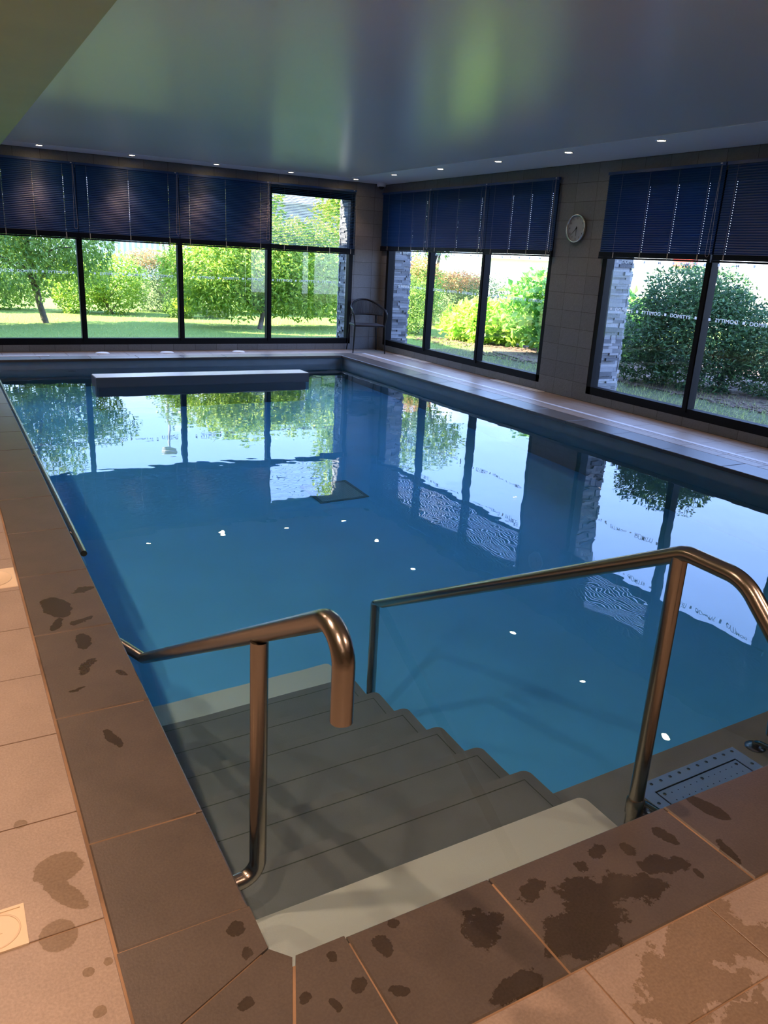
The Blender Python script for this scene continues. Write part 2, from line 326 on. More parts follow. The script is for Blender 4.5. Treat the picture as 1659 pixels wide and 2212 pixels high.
# far wall with window openings (pieces), right wall, unseen walls
def wall_pieces(name, boxes, m_):
    q = MB()
    for a, b in boxes: q.box(a, b)
    return struct(q.build(name, m_))
BX0, BX1, BZ0, BZ1 = -0.10, 5.297, 0.09, 2.325
wall_pieces('wall_back', [((LX - T, WY, -0.3), (BX0, WY + T, ZC + 0.1)), ((BX1, WY, -0.3), (WX + T, WY + T, ZC + 0.1)), ((BX0, WY, -0.3), (BX1, WY + T, BZ0)), ((BX0, WY, BZ1), (BX1, WY + T, ZC + 0.1))], M_wallback)
RB = [(6.165, 10.10), (2.70, 5.353)]
wall_pieces('wall_right', [((WX, 10.10, -0.3), (WX + T, WY, ZC + 0.1)), ((WX, 5.353, -0.3), (WX + T, 6.165, ZC + 0.1)), ((WX, FY - T, -0.3), (WX + T, 2.70, ZC + 0.1))] +
            [((WX, a, -0.3), (WX + T, b, BZ0)) for a, b in RB] + [((WX, a, BZ1), (WX + T, b, ZC + 0.1)) for a, b in RB], M_wallright)
wall_pieces('wall_left', [((LX - T, FY - T, -0.3), (LX, WY, ZC + 0.1))], M_paintwall)
wall_pieces('wall_front', [((LX, FY - T, -0.3), (WX, FY, ZC + 0.1))], M_paintwall)
# ceiling: satin stretch panel in the middle, matt white band along the two window walls, lower soffit over the left deck
XI, YI, SX, SZ = 4.932, 9.743, 0.255, 2.30
q = MB(); q.box((LX - T, FY - T, ZC + 0.02), (WX + T, WY + T, ZC + 0.5), 2); q.box((SX, FY, ZC), (XI, YI, ZC + 0.03), 0)
q.box((XI, FY, ZC), (WX, WY, ZC + 0.03), 1); q.box((SX, YI, ZC), (XI, WY, ZC + 0.03), 1)
struct(q.build('ceiling', [M_stretch, M_band, M_band]), 'satin stretch ceiling with a matt white border')
struct_box('trim_1', (LX, FY, SZ), (SX, WY, ZC + 0.03), M_soffit, 'lower soffit over the left deck, olive light tint in its colour')
q = MB(); q.box((XI - 0.004, FY, ZC - 0.003), (XI + 0.003, YI, ZC + 0.001)); q.box((SX, YI - 0.004, ZC - 0.003), (XI, YI + 0.003, ZC + 0.001))
struct(q.build('trim_2', M_band), 'thin bead between stretch ceiling and white border')

# ------------------------------------------------------------------ coping
def coping(name, rects, label):
    q = MB()
    for a, b in rects:
        q.bevbox((a[0] + gp, a[1] + gp, -0.032), (b[0] - gp, b[1] - gp, 0.0), 0.004)
    return struct(q.build(name, M_cop), label)
ys = [0.17, 0.525] + [0.525 + 0.6024 * k for k in range(1, 15)] + [PY]
coping('trim_3', [((-0.29, ys[i]), (0.0, ys[i+1])) for i in range(len(ys) - 1)], 'dark coping tiles along the left pool edge')
xs = [0.159, 0.544, 1.146] + [1.146 + 0.6024 * k for k in range(1, 6)] + [PX]
coping('trim_4', [((xs[i], -0.297), (xs[i+1], 0.0)) for i in range(len(xs) - 1)], 'dark wet coping tiles along the near pool edge')
xs2 = [0.0 + 0.6 * k for k in range(0, 8)] + [PX]
coping('trim_5', [((xs2[i], PY), (xs2[i+1], PY + 0.288)) for i in range(len(xs2) - 1)], 'dark coping tiles along the far pool edge')
ys2 = [0.0 + 0.6024 * k + (0.28 if k else 0) for k in range(0, 16) if 0.6024 * k + 0.28 < PY - 0.1] + [PY]
coping('trim_6', [((PX, ys2[i]), (PX + 0.29, ys2[i+1])) for i in range(len(ys2) - 1)], 'dark coping tiles along the right pool edge')
q = MB(); g2 = gp
q.prism([(-0.29, -0.079 + g2), (0.0 - g2, 0.0425 + g2), (0.0, 0.17 - g2), (-0.29, 0.17 - g2)], -0.032, 0.0)
q.prism([(0.0403 + g2, -0.0), (-0.0817 + g2, -0.297), (0.159 - g2, -0.297), (0.159 - g2, 0.0)], -0.032, 0.0)
q.prism([(-0.29, -0.297), (-0.0857 - g2, -0.297), (0.037 - g2, -0.001), (0.0 - g2, 0.040), (-0.29, -0.083)], -0.032, 0.0)
for bx in (((-0.29, PY), (0, PY + 0.288)), ((PX, PY), (PX + 0.29, PY + 0.288)), ((PX, -0.297), (PX + 0.29, 0))):
    q.bevbox((bx[0][0] + gp, bx[0][1] + gp, -0.032), (bx[1][0] - gp, bx[1][1] - gp, 0), 0.004)
struct(q.build('trim_7', M_cop), 'mitred dark coping tiles at the pool corners')

# ------------------------------------------------------------------ pool basin, steps, bench, water
q = MB(); o_ = 0.03
x0, x1, y0, y1 = -o_, PX + o_, -o_, PY + o_
q.box((x0 - 0.3, y0 - 0.3, ZF - 0.3), (x1 + 0.3, y1 + 0.3, ZF), 1)
for a, b in (((x0 - 0.3, y0 - 0.3), (x0, y1 + 0.3)), ((x1, y0 - 0.3), (x1 + 0.3, y1 + 0.3)), ((x0, y0 - 0.3), (x1, y0)), ((x0, y1), (x1, y1 + 0.3))):
    q.box((a[0], a[1], ZF), (b[0], b[1], -0.033), 0)
struct(q.build('pool_basin', [M_liner, M_floorliner]), 'rectangular grey lined swimming pool basin')
# steps
XS = 1.166; TR, RI = 0.2694, 0.145
st = empty('pool_steps', (0.55, 1.0, ZF)); tag(st, 'eight grey steps going down into the pool between two steel handrails', 'steps')
def at(o, p): o.location = Vector(o.location) - Vector(p) if False else o.location; return o
def local(par, q):   # shift collected vertices into the parent's frame (unrotated parent)
    l = par.location; q.v = [(x - l.x, y - l.y, z - l.z) for x, y, z in q.v]; return q
def tread_poly(ya, yb, r=0.03):
    pts = [(-o_, ya), (XS, ya)]
    for k in range(7):
        a = k / 6 * PI / 2; pts.append((XS - r + r * math.cos(a), yb - r + r * math.sin(a)))
    pts.append((-o_, yb)); return pts
for k in range(8):
    z = -0.239 - RI * k; yb = 0.307 + TR * k; ya = -o_
    q = MB(); q.prism(tread_poly(ya, yb), ZF, z - (0.004 if k in (0, 7) else 0))
    if k not in (0, 7):      # welded liner seams a few centimetres inside the tread edges
        q.box((-o_, yb - 0.045, z), (XS - 0.045, yb - 0.0415, z + 0.0008), 1); q.box((XS - 0.045, yb - TR, z), (XS - 0.0415, yb - 0.0415, z + 0.0008), 1)
    local(st, q).build('step', [M_step, M_seam], st)
    if k in (0, 7):
        q = MB(); q.prism(tread_poly(ya if k == 0 else yb - TR - 0.02, yb, 0.028), z - 0.0038, z)
        local(st, q).build('white_tread', M_nosing, st, 'white anti-slip surface of the %s step' % ('top' if k == 0 else 'lowest'))
bn = empty('pool_bench', (3, 0.2, ZF)); tag(bn, 'submerged grey seat ledge along the near pool wall right of the steps', 'bench')
q = MB(); q.box((XS + 0.001, -o_, ZF), (PX + o_, 0.435, -0.384)); local(bn, q).build('seat', M_step, bn)
# water: one body, its sides just inside the basin walls
q = MB(); e_ = 0.02
xa, xb, ya, yb, za = x0 - e_, x1 + e_, y0 - e_, y1 + e_, ZF - 0.05
q.add([(xa, ya, za), (xb, ya, za), (xb, yb, za), (xa, yb, za), (xa, ya, ZW), (xb, ya, ZW), (xb, yb, ZW), (xa, yb, ZW)], [(0, 3, 2, 1), (0, 1, 5, 4), (1, 2, 6, 5), (2, 3, 7, 6), (3, 0, 4, 7)])
q.add([(xa, ya, ZW), (xb, ya, ZW), (xb, yb, ZW), (xa, yb, ZW)], [(0, 1, 2, 3)], 0, True)
wt = q.build('pool_water', M_water); tag(wt, 'clear still blue pool water reflecting the windows', 'water', kind='stuff')
wt.cycles.is_caustics_caster = True
for o in bpy.data.objects:
    if o.name.split('.')[0] in ('step', 'white_tread', 'seat', 'pool_basin'): o.cycles.is_caustics_receiver = True

# ------------------------------------------------------------------ stainless rails at the steps
def rail_empty(name, loc, label, cat='handrail'):
    e = empty(name, loc); tag(e, label, cat); return e
R1 = 0.0212
e = rail_empty('handrail', (0.085, 0.35, -0.1), 'short bronze-toned steel handrail with open hooked end, left side of the pool steps')
q = MB(); pts = fillet([(0.0, 1.63, -0.115), (0.085, 1.61, -0.115), (0.085, 0.02, 0.775), (0.085, -0.10, 0.76), (0.085, -0.092, 0.615)], [0.03, 0.12, 0.06], 9)
pts = fillet([(0.02, 1.80, -0.42), (0.02, 1.80, -0.12), (0.085, 1.625, -0.122), (0.085, -0.086, 0.823), (0.085, -0.086, 0.612)], [0.02, 0.03, 0.06], 12)
q.tube(pts, R1, 20); local(e, q).build('rail', M_steel, e)
q = MB(); q.tube(fillet([(-0.03, 0.325, -0.085), (0.083, 0.338, -0.085), (0.083, 0.33, 0.575)], 0.045, 8), R1, 20); local(e, q).build('post', M_steel, e)
R2 = 0.0222; xr = 1.195
e = rail_empty('handrail', (xr, 0.13, -0.384), 'long bronze-toned steel handrail right of the pool steps, sloping into the water')
q = MB(); q.tube(fillet([(xr, 1.765, ZF), (xr, 1.765, -0.150), (xr, 0.11, 0.71), (xr, -0.07, 0.705), (xr, -0.22, 0.56), (xr, -0.235, 0.36)], [0.03, 0.09, 0.12, 0.1], 9), R2, 20)
local(e, q).build('rail', M_steel, e)
q = MB(); q.tube([(xr, 0.128, -0.384), (xr, 0.128, 0.694)], R2, 20); local(e, q).build('post', M_steel, e)
q = MB(); q.lathe([(0.026, -0.135), (0.027, -0.132), (0.027, -0.085), (0.023, -0.078)], 24, M=Matrix.Translation((xr, 0.128, 0)))
q.lathe([(0.004, 0.0), (0.005, 0.003), (0.004, 0.006)], 8, M=Matrix.Translation((xr + 0.027, 0.128, -0.105)) @ Matrix.Rotation(PI / 2, 4, 'Y'))
local(e, q).build('collar', M_steel, e)
# grab rail along the left wall
e = rail_empty('grab_rail', (0.045, 3.5, -0.1), 'straight steel grab rail just above the water on the left pool wall')
q = MB(); q.tube([(0.045, 2.76, -0.088), (0.045, 8.9, -0.088)], 0.0165, 16); local(e, q).build('rail', M_steel, e)
for yy in (3.1, 4.9, 6.7, 8.5):
    q = MB(); q.tube([(-0.03, yy, -0.088), (0.045, yy, -0.088)], 0.009, 10); local(e, q).build('bracket', M_steel, e)

# ------------------------------------------------------------------ massage plate, grab handles on the bench
zb = -0.384
e = empty('air_massage_plate', (1.70, 0.18, zb)); tag(e, 'perforated stainless steel air massage plate on the submerged bench', 'metal plate')
q = MB(); X0, X1, Y0, Y1 = 1.43, 1.945, 0.0, 0.335; w_ = 0.052
q.box((X0, Y0, zb), (X1, Y0 + w_, zb + 0.008)); q.box((X0, Y1 - w_, zb), (X1, Y1, zb + 0.008)); q.box((X0, Y0 + w_, zb), (X0 + w_, Y1 - w_, zb + 0.008)); q.box((X1 - w_, Y0 + w_, zb), (X1, Y1 - w_, zb + 0.008))
local(e, q).build('frame', M_plate, e)
q = MB(); q.box((X0 + w_, Y0 + w_, zb), (X1 - w_, Y1 - w_, zb + 0.002)); local(e, q).build('recess', M_dark, e)
q = MB(); q.box((X0 + w_ + 0.006, Y0 + w_ + 0.006, zb + 0.0022), (X1 - w_ - 0.006, Y1 - w_ - 0.006, zb + 0.0075)); local(e, q).build('perforated_panel', M_plate, e)
q = MB()
for i in range(12):
    for j in range(6):
        q.lathe([(0.0024, zb + 0.0076), (0.0024, zb + 0.0079)], 8, M=Matrix.Translation((X0 + 0.09 + i * 0.0305 + (0.015 if j % 2 else 0), Y0 + 0.085 + j * 0.034, 0)))
local(e, q).build('air_hole', M_dark, e)['kind'] = 'stuff'
scr = [(X0 + 0.026 + i * (X1 - X0 - 0.052) / 10, Y1 - 0.018) for i in range(11)] + [(X0 + 0.02, Y1 - 0.1), (X0 + 0.02, Y1 - 0.18), (X1 - 0.02, Y1 - 0.1), (X1 - 0.02, Y1 - 0.18), (X0 + 0.075, Y1 - 0.075), (X1 - 0.075, Y1 - 0.075), (1.69, Y1 - 0.075)]
q = MB(); q.lathe([(0.0065, 0), (0.0065, 0.0012), (0.003, 0.0022)], 12, 0, cap0=False); q.lathe([(0.003, 0.0022), (0.003, 0.0025)], 6, 1)
s0 = q.build('screw', [M_chrome, M_dark], e)
for i, (sx, sy) in enumerate(scr):
    s_ = s0 if i == 0 else s0.copy()
    if i: C.objects.link(s_)
    s_.parent = e; s_.location = (sx - e.location.x, sy - e.location.y, 0.008)
def bench_handle(x, y, label):
    e = empty('grab_bar', (x, y, zb)); tag(e, label, 'handle', 'steel grab handles on the bench')
    q = MB(); q.lathe([(0.038, 0.0), (0.038, 0.004), (0.034, 0.007), (0.02, 0.008)], 28); q.build('flange', M_steel, e)
    for k in range(3):
        q = MB(); a = k * 2.1 + 0.5; q.lathe([(0.005, 0.007), (0.005, 0.0085)], 10, M=Matrix.Translation((0.028 * math.cos(a), 0.028 * math.sin(a), 0))); q.build('screw', M_chrome, e)
    q = MB(); q.tube(fillet([(0, 0, 0.004), (0.0, 0, 0.045), (0.012, -0.20, 0.075), (0.012, -0.22, 0.006)], [0.03, 0.03], 7), 0.0135, 14); q.build('grip', M_steel, e)
bench_handle(1.385, 0.245, 'steel grab handle on the bench between handrail post and massage plate')
bench_handle(2.03, 0.30, 'steel grab handle on the bench at the right end of the massage plate')
# floor suction grating
e = empty('suction_grating', (2.36, 4.64, ZF)); tag(e, 'square perforated suction grating on the pool floor', 'grate')
q = MB(); s = 0.225; w_ = 0.03
for a, b in (((-s, -s), (s, -s + w_)), ((-s, s - w_), (s, s)), ((-s, -s + w_), (-s + w_, s - w_)), ((s - w_, -s + w_), (s, s - w_))): q.box((a[0], a[1], 0), (b[0], b[1], 0.012))
q.build('frame', M_liner, e)
q = MB()
for i in range(19):
    t = -s + w_ + (i + 0.5) * (2 * s - 2 * w_) / 19; q.box((t - 0.0065, -s + w_, 0.001), (t + 0.0065, s - w_, 0.008)); q.box((-s + w_, t - 0.0065, 0.001), (s - w_, t + 0.0065, 0.008))
q.build('grid', M_plate, e)
q = MB(); q.box((-s + w_, -s + w_, 0.0), (s - w_, s - w_, 0.001)); q.build('recess', M_dark, e)
# round nozzle in right wall, small one in far wall
def nozzle(name, loc, M_, r, label):
    e = empty(name, loc); tag(e, label, 'nozzle')
    q = MB(); q.lathe([(r, 0), (r, 0.006), (r * 0.8, 0.01), (r * 0.72, 0.008)], 32, M=M_, cap1=False); q.build('ring', M_liner, e)
    q = MB(); q.lathe([(r * 0.73, 0.002), (r * 0.73, 0.004)], 32, 1, M=M_)
    for i in range(9):
        t = -r * 0.64 + i * r * 0.16; h = math.sqrt(max(0, (r * 0.7) ** 2 - t * t)); a = M_ @ Vector((t, -h, 0.006)); b = M_ @ Vector((t, h, 0.006)); q.tube([a, b], r * 0.035, 6)
    q.build('grille', [M_liner, M_dark], e)
nozzle('pool_inlet', (PX + o_, 3.88, -1.06), Matrix.Rotation(-PI / 2, 4, 'Y'), 0.11, 'round underwater inlet grille in the right pool wall')
nozzle('pool_inlet', (0.95, PY + o_, -0.30), Matrix.Rotation(PI / 2, 4, 'X'), 0.07, 'small round inlet in the far pool wall')

# ------------------------------------------------------------------ grey beam standing in the water at the far end
e = empty('pool_beam', (2.4, 8.17, ZF)); tag(e, 'long grey beam rising just above the water near the far end', 'beam')
q = MB(); q.bevbox((1.00, 8.02, -0.16), (3.60, 8.32, -0.022), 0.005); q.box((1.03, 8.05, ZF), (3.57, 8.29, -0.16)); local(e, q).build('body', M_beam, e)
q = MB(); q.box((1.006, 8.026, -0.0225), (3.594, 8.314, -0.018)); local(e, q).build('top_plate', mat('pale_composite', (0.72, 0.73, 0.74), 0.35), e, 'pale satin top of the beam')

# ------------------------------------------------------------------ windows
def mk_text(s, h, mirrored, m_):
    cu = bpy.data.curves.new('t', 'FONT'); cu.body = s; cu.size = h / 0.70; cu.align_x = 'CENTER'; cu.offset = 0.0006; cu.space_character = 1.06
    o = bpy.data.objects.new('t', cu); C.objects.link(o); dg = bpy.context.evaluated_depsgraph_get()
    me = bpy.data.meshes.new_from_object(o.evaluated_get(dg)); bpy.data.objects.remove(o); bpy.data.curves.remove(cu)
    vs = [(-v.co.x if mirrored else v.co.x, v.co.y) for v in me.vertices]; fs = [tuple(p.vertices) for p in me.polygons]
    xs = [v[0] for v in vs]; c = (min(xs) + max(xs)) / 2; wd = max(xs) - min(xs); bpy.data.meshes.remove(me)
    return [((x - c), y) for x, y in vs], fs, wd
def letter_mat():
    mt, nt = clear('frosted_lettering'); N = nt.nodes.new; L = nt.links.new
    o = N('ShaderNodeOutputMaterial'); d = N('ShaderNodeBsdfDiffuse'); t = N('ShaderNodeBsdfTranslucent'); mx = N('ShaderNodeMixShader')
    d.inputs['Color'].default_value = (0.9, 0.92, 0.92, 1); t.inputs['Color'].default_value = (0.9, 0.92, 0.92, 1); mx.inputs[0].default_value = 0.35
    L(d.outputs[0], mx.inputs[1]); L(t.outputs[0], mx.inputs[2]); L(mx.outputs[0], o.inputs[0]); return mt
M_letter = letter_mat()
TXT = [mk_text('DOMITYS', 0.034, False, None), mk_text('DOMITYS', 0.034, True, None)]
def lettering(q, u0, u1, zc, put, start, par, step=0.372):
    """alternating readable and mirrored words with small squares between, along local u at height zc"""
    k = 0; u = start
    lo, hi = min(u0, u1) + 0.01, max(u0, u1) - 0.01
    for k in range(-12, 14):
        c = start + step * k
        if lo < c - 0.0125 and c + 0.0125 < hi:
            q.add([put(c - 0.0125, zc - 0.0125), put(c + 0.0125, zc - 0.0125), put(c + 0.0125, zc + 0.0125), put(c - 0.0125, zc + 0.0125)], [(0, 1, 2, 3)])
        vs, fs, wd = TXT[(k + par) % 2]; c2 = c + step / 2; sc_ = 0.245 / wd
        if lo < c2 - 0.125 and c2 + 0.125 < hi:
            q.add([put(c2 + x * sc_, zc - 0.017 + y) for x, y in vs], fs)
def window(name, axis, u0, u1, mull, plane, inward, letters, par):
    """axis 0: window in the far wall (u = x), axis 1: in the right wall (u = y). plane: inner wall face"""
    e = empty(name, (0, 0, 0)); struct(e)
    def P(u, d, z): return (u, plane - inward * d, z) if axis == 0 else (plane - inward * d, u, z)   # d > 0 goes outwards
    def bx(q, ua, ub, da, db, za, zb): 
        a = P(ua, da, za); b = P(ub, db, zb); q.box(tuple(map(min, a, b)), tuple(map(max, a, b)))
    fw = 0.085; d0, d1 = 0.004, 0.10
    q = MB()
    bx(q, u0, u1, d0, d1, BZ0, BZ0 + 0.085); bx(q, u0, u1, d0, d1, BZ1 - 0.085, BZ1); bx(q, u0, u0 + fw - .02, d0, d1, BZ0, BZ1); bx(q, u1 - fw + .02, u1, d0, d1, BZ0, BZ1)
    # slimmer outer rebate and inner glazing bead give the frame its stepped profile
    bx(q, u0, u1, d1, d1 + 0.03, BZ0, BZ0 + 0.05); bx(q, u0, u0 + 0.05, d1, d1 + 0.03, BZ0, BZ1); bx(q, u1 - 0.05, u1, d1, d1 + 0.03, BZ0, BZ1); bx(q, u0, u1, d1, d1 + 0.03, BZ1 - 0.05, BZ1)
    q.build('window_frame', M_frame, e)
    edges = [u0 + fw - 0.02]
    for m_ in mull:
        q = MB(); bx(q, m_ - 0.034, m_ + 0.034, d0 - 0.002, d1, BZ0 + 0.05, BZ1 - 0.05); bx(q, m_ - 0.022, m_ + 0.022, -0.006, d0, BZ0 + 0.05, BZ1 - 0.05); q.build('mullion', M_frame, e)
        edges += [m_ - 0.034, m_ + 0.034]
    edges.append(u1 - fw + 0.02)
    for i in range(0, len(edges), 2):
        q = MB(); bx(q, edges[i] - 0.01, edges[i+1] + 0.01, 0.05, 0.056, BZ0 + 0.075, BZ1 - 0.075); pn = q.build('pane', M_glass, e)
        q = MB()
        for zc in (1.029, 1.516): lettering(q, edges[i], edges[i+1], zc, lambda u, z: P(u, 0.049, z), letters[i // 2], par)
        q.build('lettering', M_letter, pn)
    return e
window('window_1', 0, BX0, BX1, [1.258, 2.590, 3.917], WY, -1, [0.047, 1.44, 2.78, 3.99], 1)
window('window_2', 1, 6.165, 10.10, [7.512, 8.840], WX, -1, [6.268, 7.70, 9.0], 0)
window('window_3', 1, 2.70, 5.353, [3.978], WX, -1, [3.905, 4.065], 1)

# portals guide the daylight sampling through the openings (they give off nothing themselves)
def portal(loc, rot, sx, sy):
    l = bpy.data.lights.new('daylight_portal', 'AREA'); l.shape = 'RECTANGLE'; l.size = sx; l.size_y = sy; l.cycles.is_portal = True
    o = bpy.data.objects.new('daylight_portal', l); C.objects.link(o); o.location = loc; o.rotation_euler = rot
portal(((BX0 + BX1) / 2, WY + T + 0.02, (BZ0 + BZ1) / 2), (-PI / 2, 0, 0), BX1 - BX0, BZ1 - BZ0)
for a, b in RB: portal((WX + T + 0.02, (a + b) / 2, (BZ0 + BZ1) / 2), (0, PI / 2, 0), BZ1 - BZ0, b - a)

# ------------------------------------------------------------------ venetian blinds
BG = 'navy venetian blinds, half lowered'
def blind(name, rot, origin, length, strings, cord, tilt, label, zt=2.385, zslat=1.535, zbot=1.452, cord_w=0.022, cord_len=0.80):
    """local x along the wall, local y into the room; origin at the wall face under the headrail's local x = 0"""
    e = empty(name, (origin[0], origin[1], 0), rot); tag(e, label, 'window blind', BG)
    q = MB(); q.box((0, 0.02, zt - 0.028), (length, 0.052, zt)); q.box((length * 0.5 - 0.01, 0.0, zt - 0.004), (length * 0.5 + 0.01, 0.03, zt + 0.002))
    q.build('headrail', M_blindrail, e)
    q = MB(); q.box((0.035, 0.0525, zt - 0.014), (0.055, 0.056, zt - 0.006)); q.build('clip', M_white, e)
    # slats: curved strips 25 mm wide; the middle strip is pierced at every ladder string
    q = MB(); z = zt - 0.040; a = tilt; ca, sa = math.cos(a), math.sin(a); yc = 0.036; hw = 0.0128
    prof = [(-hw, 0.0), (-0.0026, 0.0026), (0.0026, 0.0026), (hw, 0.0)]
    ns = round((z - zslat - 0.012) / 0.0213); pitch = (z - zslat - 0.012) / ns
    cuts = []
    for s_ in strings: cuts += [s_ - 0.0016, s_ + 0.0016]
    th = 0.0004
    for _k in range(ns + 1):
        ja = random.uniform(-0.012, 0.012); c2, s2 = math.cos(a + ja), math.sin(a + ja)
        def pt(x, i):
            d, h = prof[i]; return (x, yc + d * c2 - h * s2, z - d * s2 - h * c2 if False else z - d * s2 + h * c2)
        for i in range(3):
            segs = [(0.002, length - 0.002)] if i != 1 else list(zip([0.002] + cuts[1::2], cuts[0::2] + [length - 0.002]))
            for xa, xb in segs:
                p0, p1, p2, p3 = pt(xa, i), pt(xb, i), pt(xb, i+1), pt(xa, i+1)
                q.add([p0, p1, p2, p3], [(0, 1, 2, 3)], 0, True)
        z -= pitch
    q.build('slats', M_blind, e)
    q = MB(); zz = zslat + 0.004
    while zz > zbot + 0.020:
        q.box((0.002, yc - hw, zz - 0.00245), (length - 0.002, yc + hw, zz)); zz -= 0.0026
    q.build('stacked_slats', M_shaded_stack, e)
    q = MB(); q.box((0.0, yc - hw, zbot), (length, yc + hw, zbot + 0.018)); q.build('bottom_rail', M_shaded_stack, e)
    for s_ in strings:
        q = MB(); q.tube([(s_ + 0.006, yc + hw + 0.001, zt - 0.03), (s_ + 0.006, yc + hw + 0.001, zbot + 0.005)], 0.0007, 6)
        q.box((s_ - 0.004, yc + hw, zbot + 0.012), (s_ + 0.004, yc + hw + 0.002, zslat)); q.build('ladder_cord', M_cord, e)
    if cord is not None:
        q = MB(); zl = zt - cord_len; n = 12; y_ = yc + 0.026
        pts = [(cord - 0.004, y_, zt - 0.025), (cord - 0.006, y_, zt - 0.3)] + [(cord - cord_w * math.cos(PI * k / n) * (1 if k < n / 2 else 1), y_, zl + 0.03 - 0.035 * math.sin(PI * k / n)) for k in range(n + 1)] + [(cord + 0.009, y_, zt - 0.3), (cord + 0.004, y_, zt - 0.025)]
        q.tube(pts, 0.0013, 6); q.build('pull_cord', M_cord, e)
    return e
CL, HALF, OPEN = math.radians(76), math.radians(58), math.radians(20)
# far wall: local x = -world x
def far_blind(xa, xb, strings, cord, tilt, label, **k):
    blind('venetian_blind', PI, (xb, WY), xb - xa, sorted(xb - s for s in strings), None if cord is None else xb - cord, tilt, label, **k)
far_blind(-0.03, 1.256, [0.03, 0.39, 0.744, 1.104], 1.225, CL, 'closed blue blind at the left end of the far wall')
far_blind(1.260, 2.582, [1.396, 1.916, 2.441], 2.554, CL, 'closed blue blind second from left on the far wall')
far_blind(2.586, 3.912, [2.725, 3.243, 3.76], 3.87, CL, 'closed blue blind on the far wall next to the one with open slats')
far_blind(3.916, 5.30, [4.13, 4.50, 4.87, 5.23], 5.285, OPEN, 'blue blind with open slats at the right end of the far wall')
def right_blind(ya, yb, strings, cord, tilt, label, **k):
    blind('venetian_blind', PI / 2, (WX, ya), yb - ya, sorted(s - ya for s in strings), None if cord is None else cord - ya, tilt, label, **k)
HF = math.radians(65)
right_blind(8.781, 10.235, [10.007, 9.65, 9.286, 8.923], 8.83, HF, 'blue blind on the right wall nearest the room corner', zslat=1.60, zbot=1.535)
right_blind(7.458, 8.777, [8.635, 8.115, 7.599], 7.50, HF, 'middle blue blind over the right wall window by the corner', zslat=1.60, zbot=1.535)
right_blind(6.14, 7.454, [7.313, 6.954, 6.597, 6.232], 6.175, HF, 'blue blind on the right wall just left of the clock', zslat=1.60, zbot=1.535)
right_blind(3.935, 5.375, [5.162, 4.795, 4.438, 4.085], 3.967, HF, 'blue blind with visible slats just right of the clock', zslat=1.60, zbot=1.535)
right_blind(2.62, 3.92, [3.796, 3.31, 2.79], None, CL, 'closed darker blue blind cut by the right edge of the photo', zslat=1.60, zbot=1.535)

# ------------------------------------------------------------------ ceiling downlights
q0 = empty('downlight', (0, 0, ZC)); tag(q0, 'x', 'ceiling light')
q = MB(); q.lathe([(0.050, 0.0), (0.050, -0.003), (0.040, -0.006), (0.034, -0.003)], 28, cap0=False, cap1=False); q.build('ring', M_white, q0)
q = MB(); q.lathe([(0.034, -0.0032), (0.0001, -0.0034)], 24, cap0=False, cap1=False); q.build('bulb', M_lit, q0)
LY = 7.0041 * 1.41; LXR = 3.6386 * 1.41
spots = [(0.5766 * 1.41, LY), (1.3503 * 1.41, LY), (2.1327 * 1.41, LY), (2.8935 * 1.41, LY), (3.6198 * 1.41, LY)] + [(LXR, 1.41 * v) for v in (6.2285, 5.416, 4.5801, 3.7655, 2.9308, 2.1249)]
names = ['ceiling downlight at the far left of the far wall row', 'ceiling downlight second from left over the far wall', 'middle ceiling downlight of the far wall row', 'ceiling downlight over the gap between blue blinds and open blind, far wall row', 'ceiling downlight of the far wall row nearest the corner',
         'ceiling downlight of the right wall row nearest the room corner', 'second ceiling downlight from the corner along the right wall', 'third ceiling downlight from the corner along the right wall', 'ceiling downlight above the wall clock', 'ceiling downlight at the right, largest in the photo', 'nearest ceiling downlight, seen only mirrored in the water']
def spot_light(x, y, z, power, size=1.75, blend=0.6, col=(1.0, 0.60, 0.42)):
    l = bpy.data.lights.new('downlight_beam', 'SPOT'); l.energy = power * LAMP; l.spot_size = size; l.spot_blend = blend; l.color = col; l.shadow_soft_size = 0.03; l.cycles.is_caustics_light = True
    o = bpy.data.objects.new('downlight_beam', l); C.objects.link(o); o.location = (x, y, z - 0.012); return o
for i, (x, y) in enumerate(spots):
    d = q0 if i == 0 else copy_tree(q0)
    d.location = (x, y, ZC); d['label'] = names[i]; d['group'] = 'ceiling downlights along the window walls'
    spot_light(x, y, ZC, 6)
# soffit lamps over the left deck (above and behind the viewer)
for i, (x, y) in enumerate([(-0.75, y_) for y_ in (-2.4, -0.9, 0.6, 2.1, 3.6, 5.1, 6.6, 8.1)]):
    d = copy_tree(q0); d.location = (x, y, SZ)
    d['label'] = 'soffit downlight over the left deck, outside the photo'; d['group'] = 'soffit downlights over the left deck'
    spot_light(x, y, SZ, 45 if i < 5 else 18, 2.3, 0.8)
for (x, y) in ((1.3, -1.4), (2.9, -1.4)):
    d = copy_tree(q0); d.location = (x, y, ZC)
    d['label'] = 'ceiling downlight over the near deck, outside the photo'; d['group'] = 'downlights over the near deck'
    spot_light(x, y, ZC, 40, 2.3, 0.8)

# ------------------------------------------------------------------ dome camera in the corner
e = empty('security_camera', (5.62, 10.03, ZC)); tag(e, 'small white dome security camera on the ceiling in the corner', 'camera')
q = MB(); q.lathe([(0.068, 0), (0.070, -0.004), (0.066, -0.045), (0.058, -0.052)], 28, cap1=True); q.build('housing', M_white, e)
q = MB(); q.lathe([(0.046, -0.050)] + [(0.046 * math.cos(t), -0.052 - 0.040 * math.sin(t)) for t in [k * PI / 14 for k in range(7)]] + [(0.001, -0.092)], 24); q.build('dome', M_black, e)

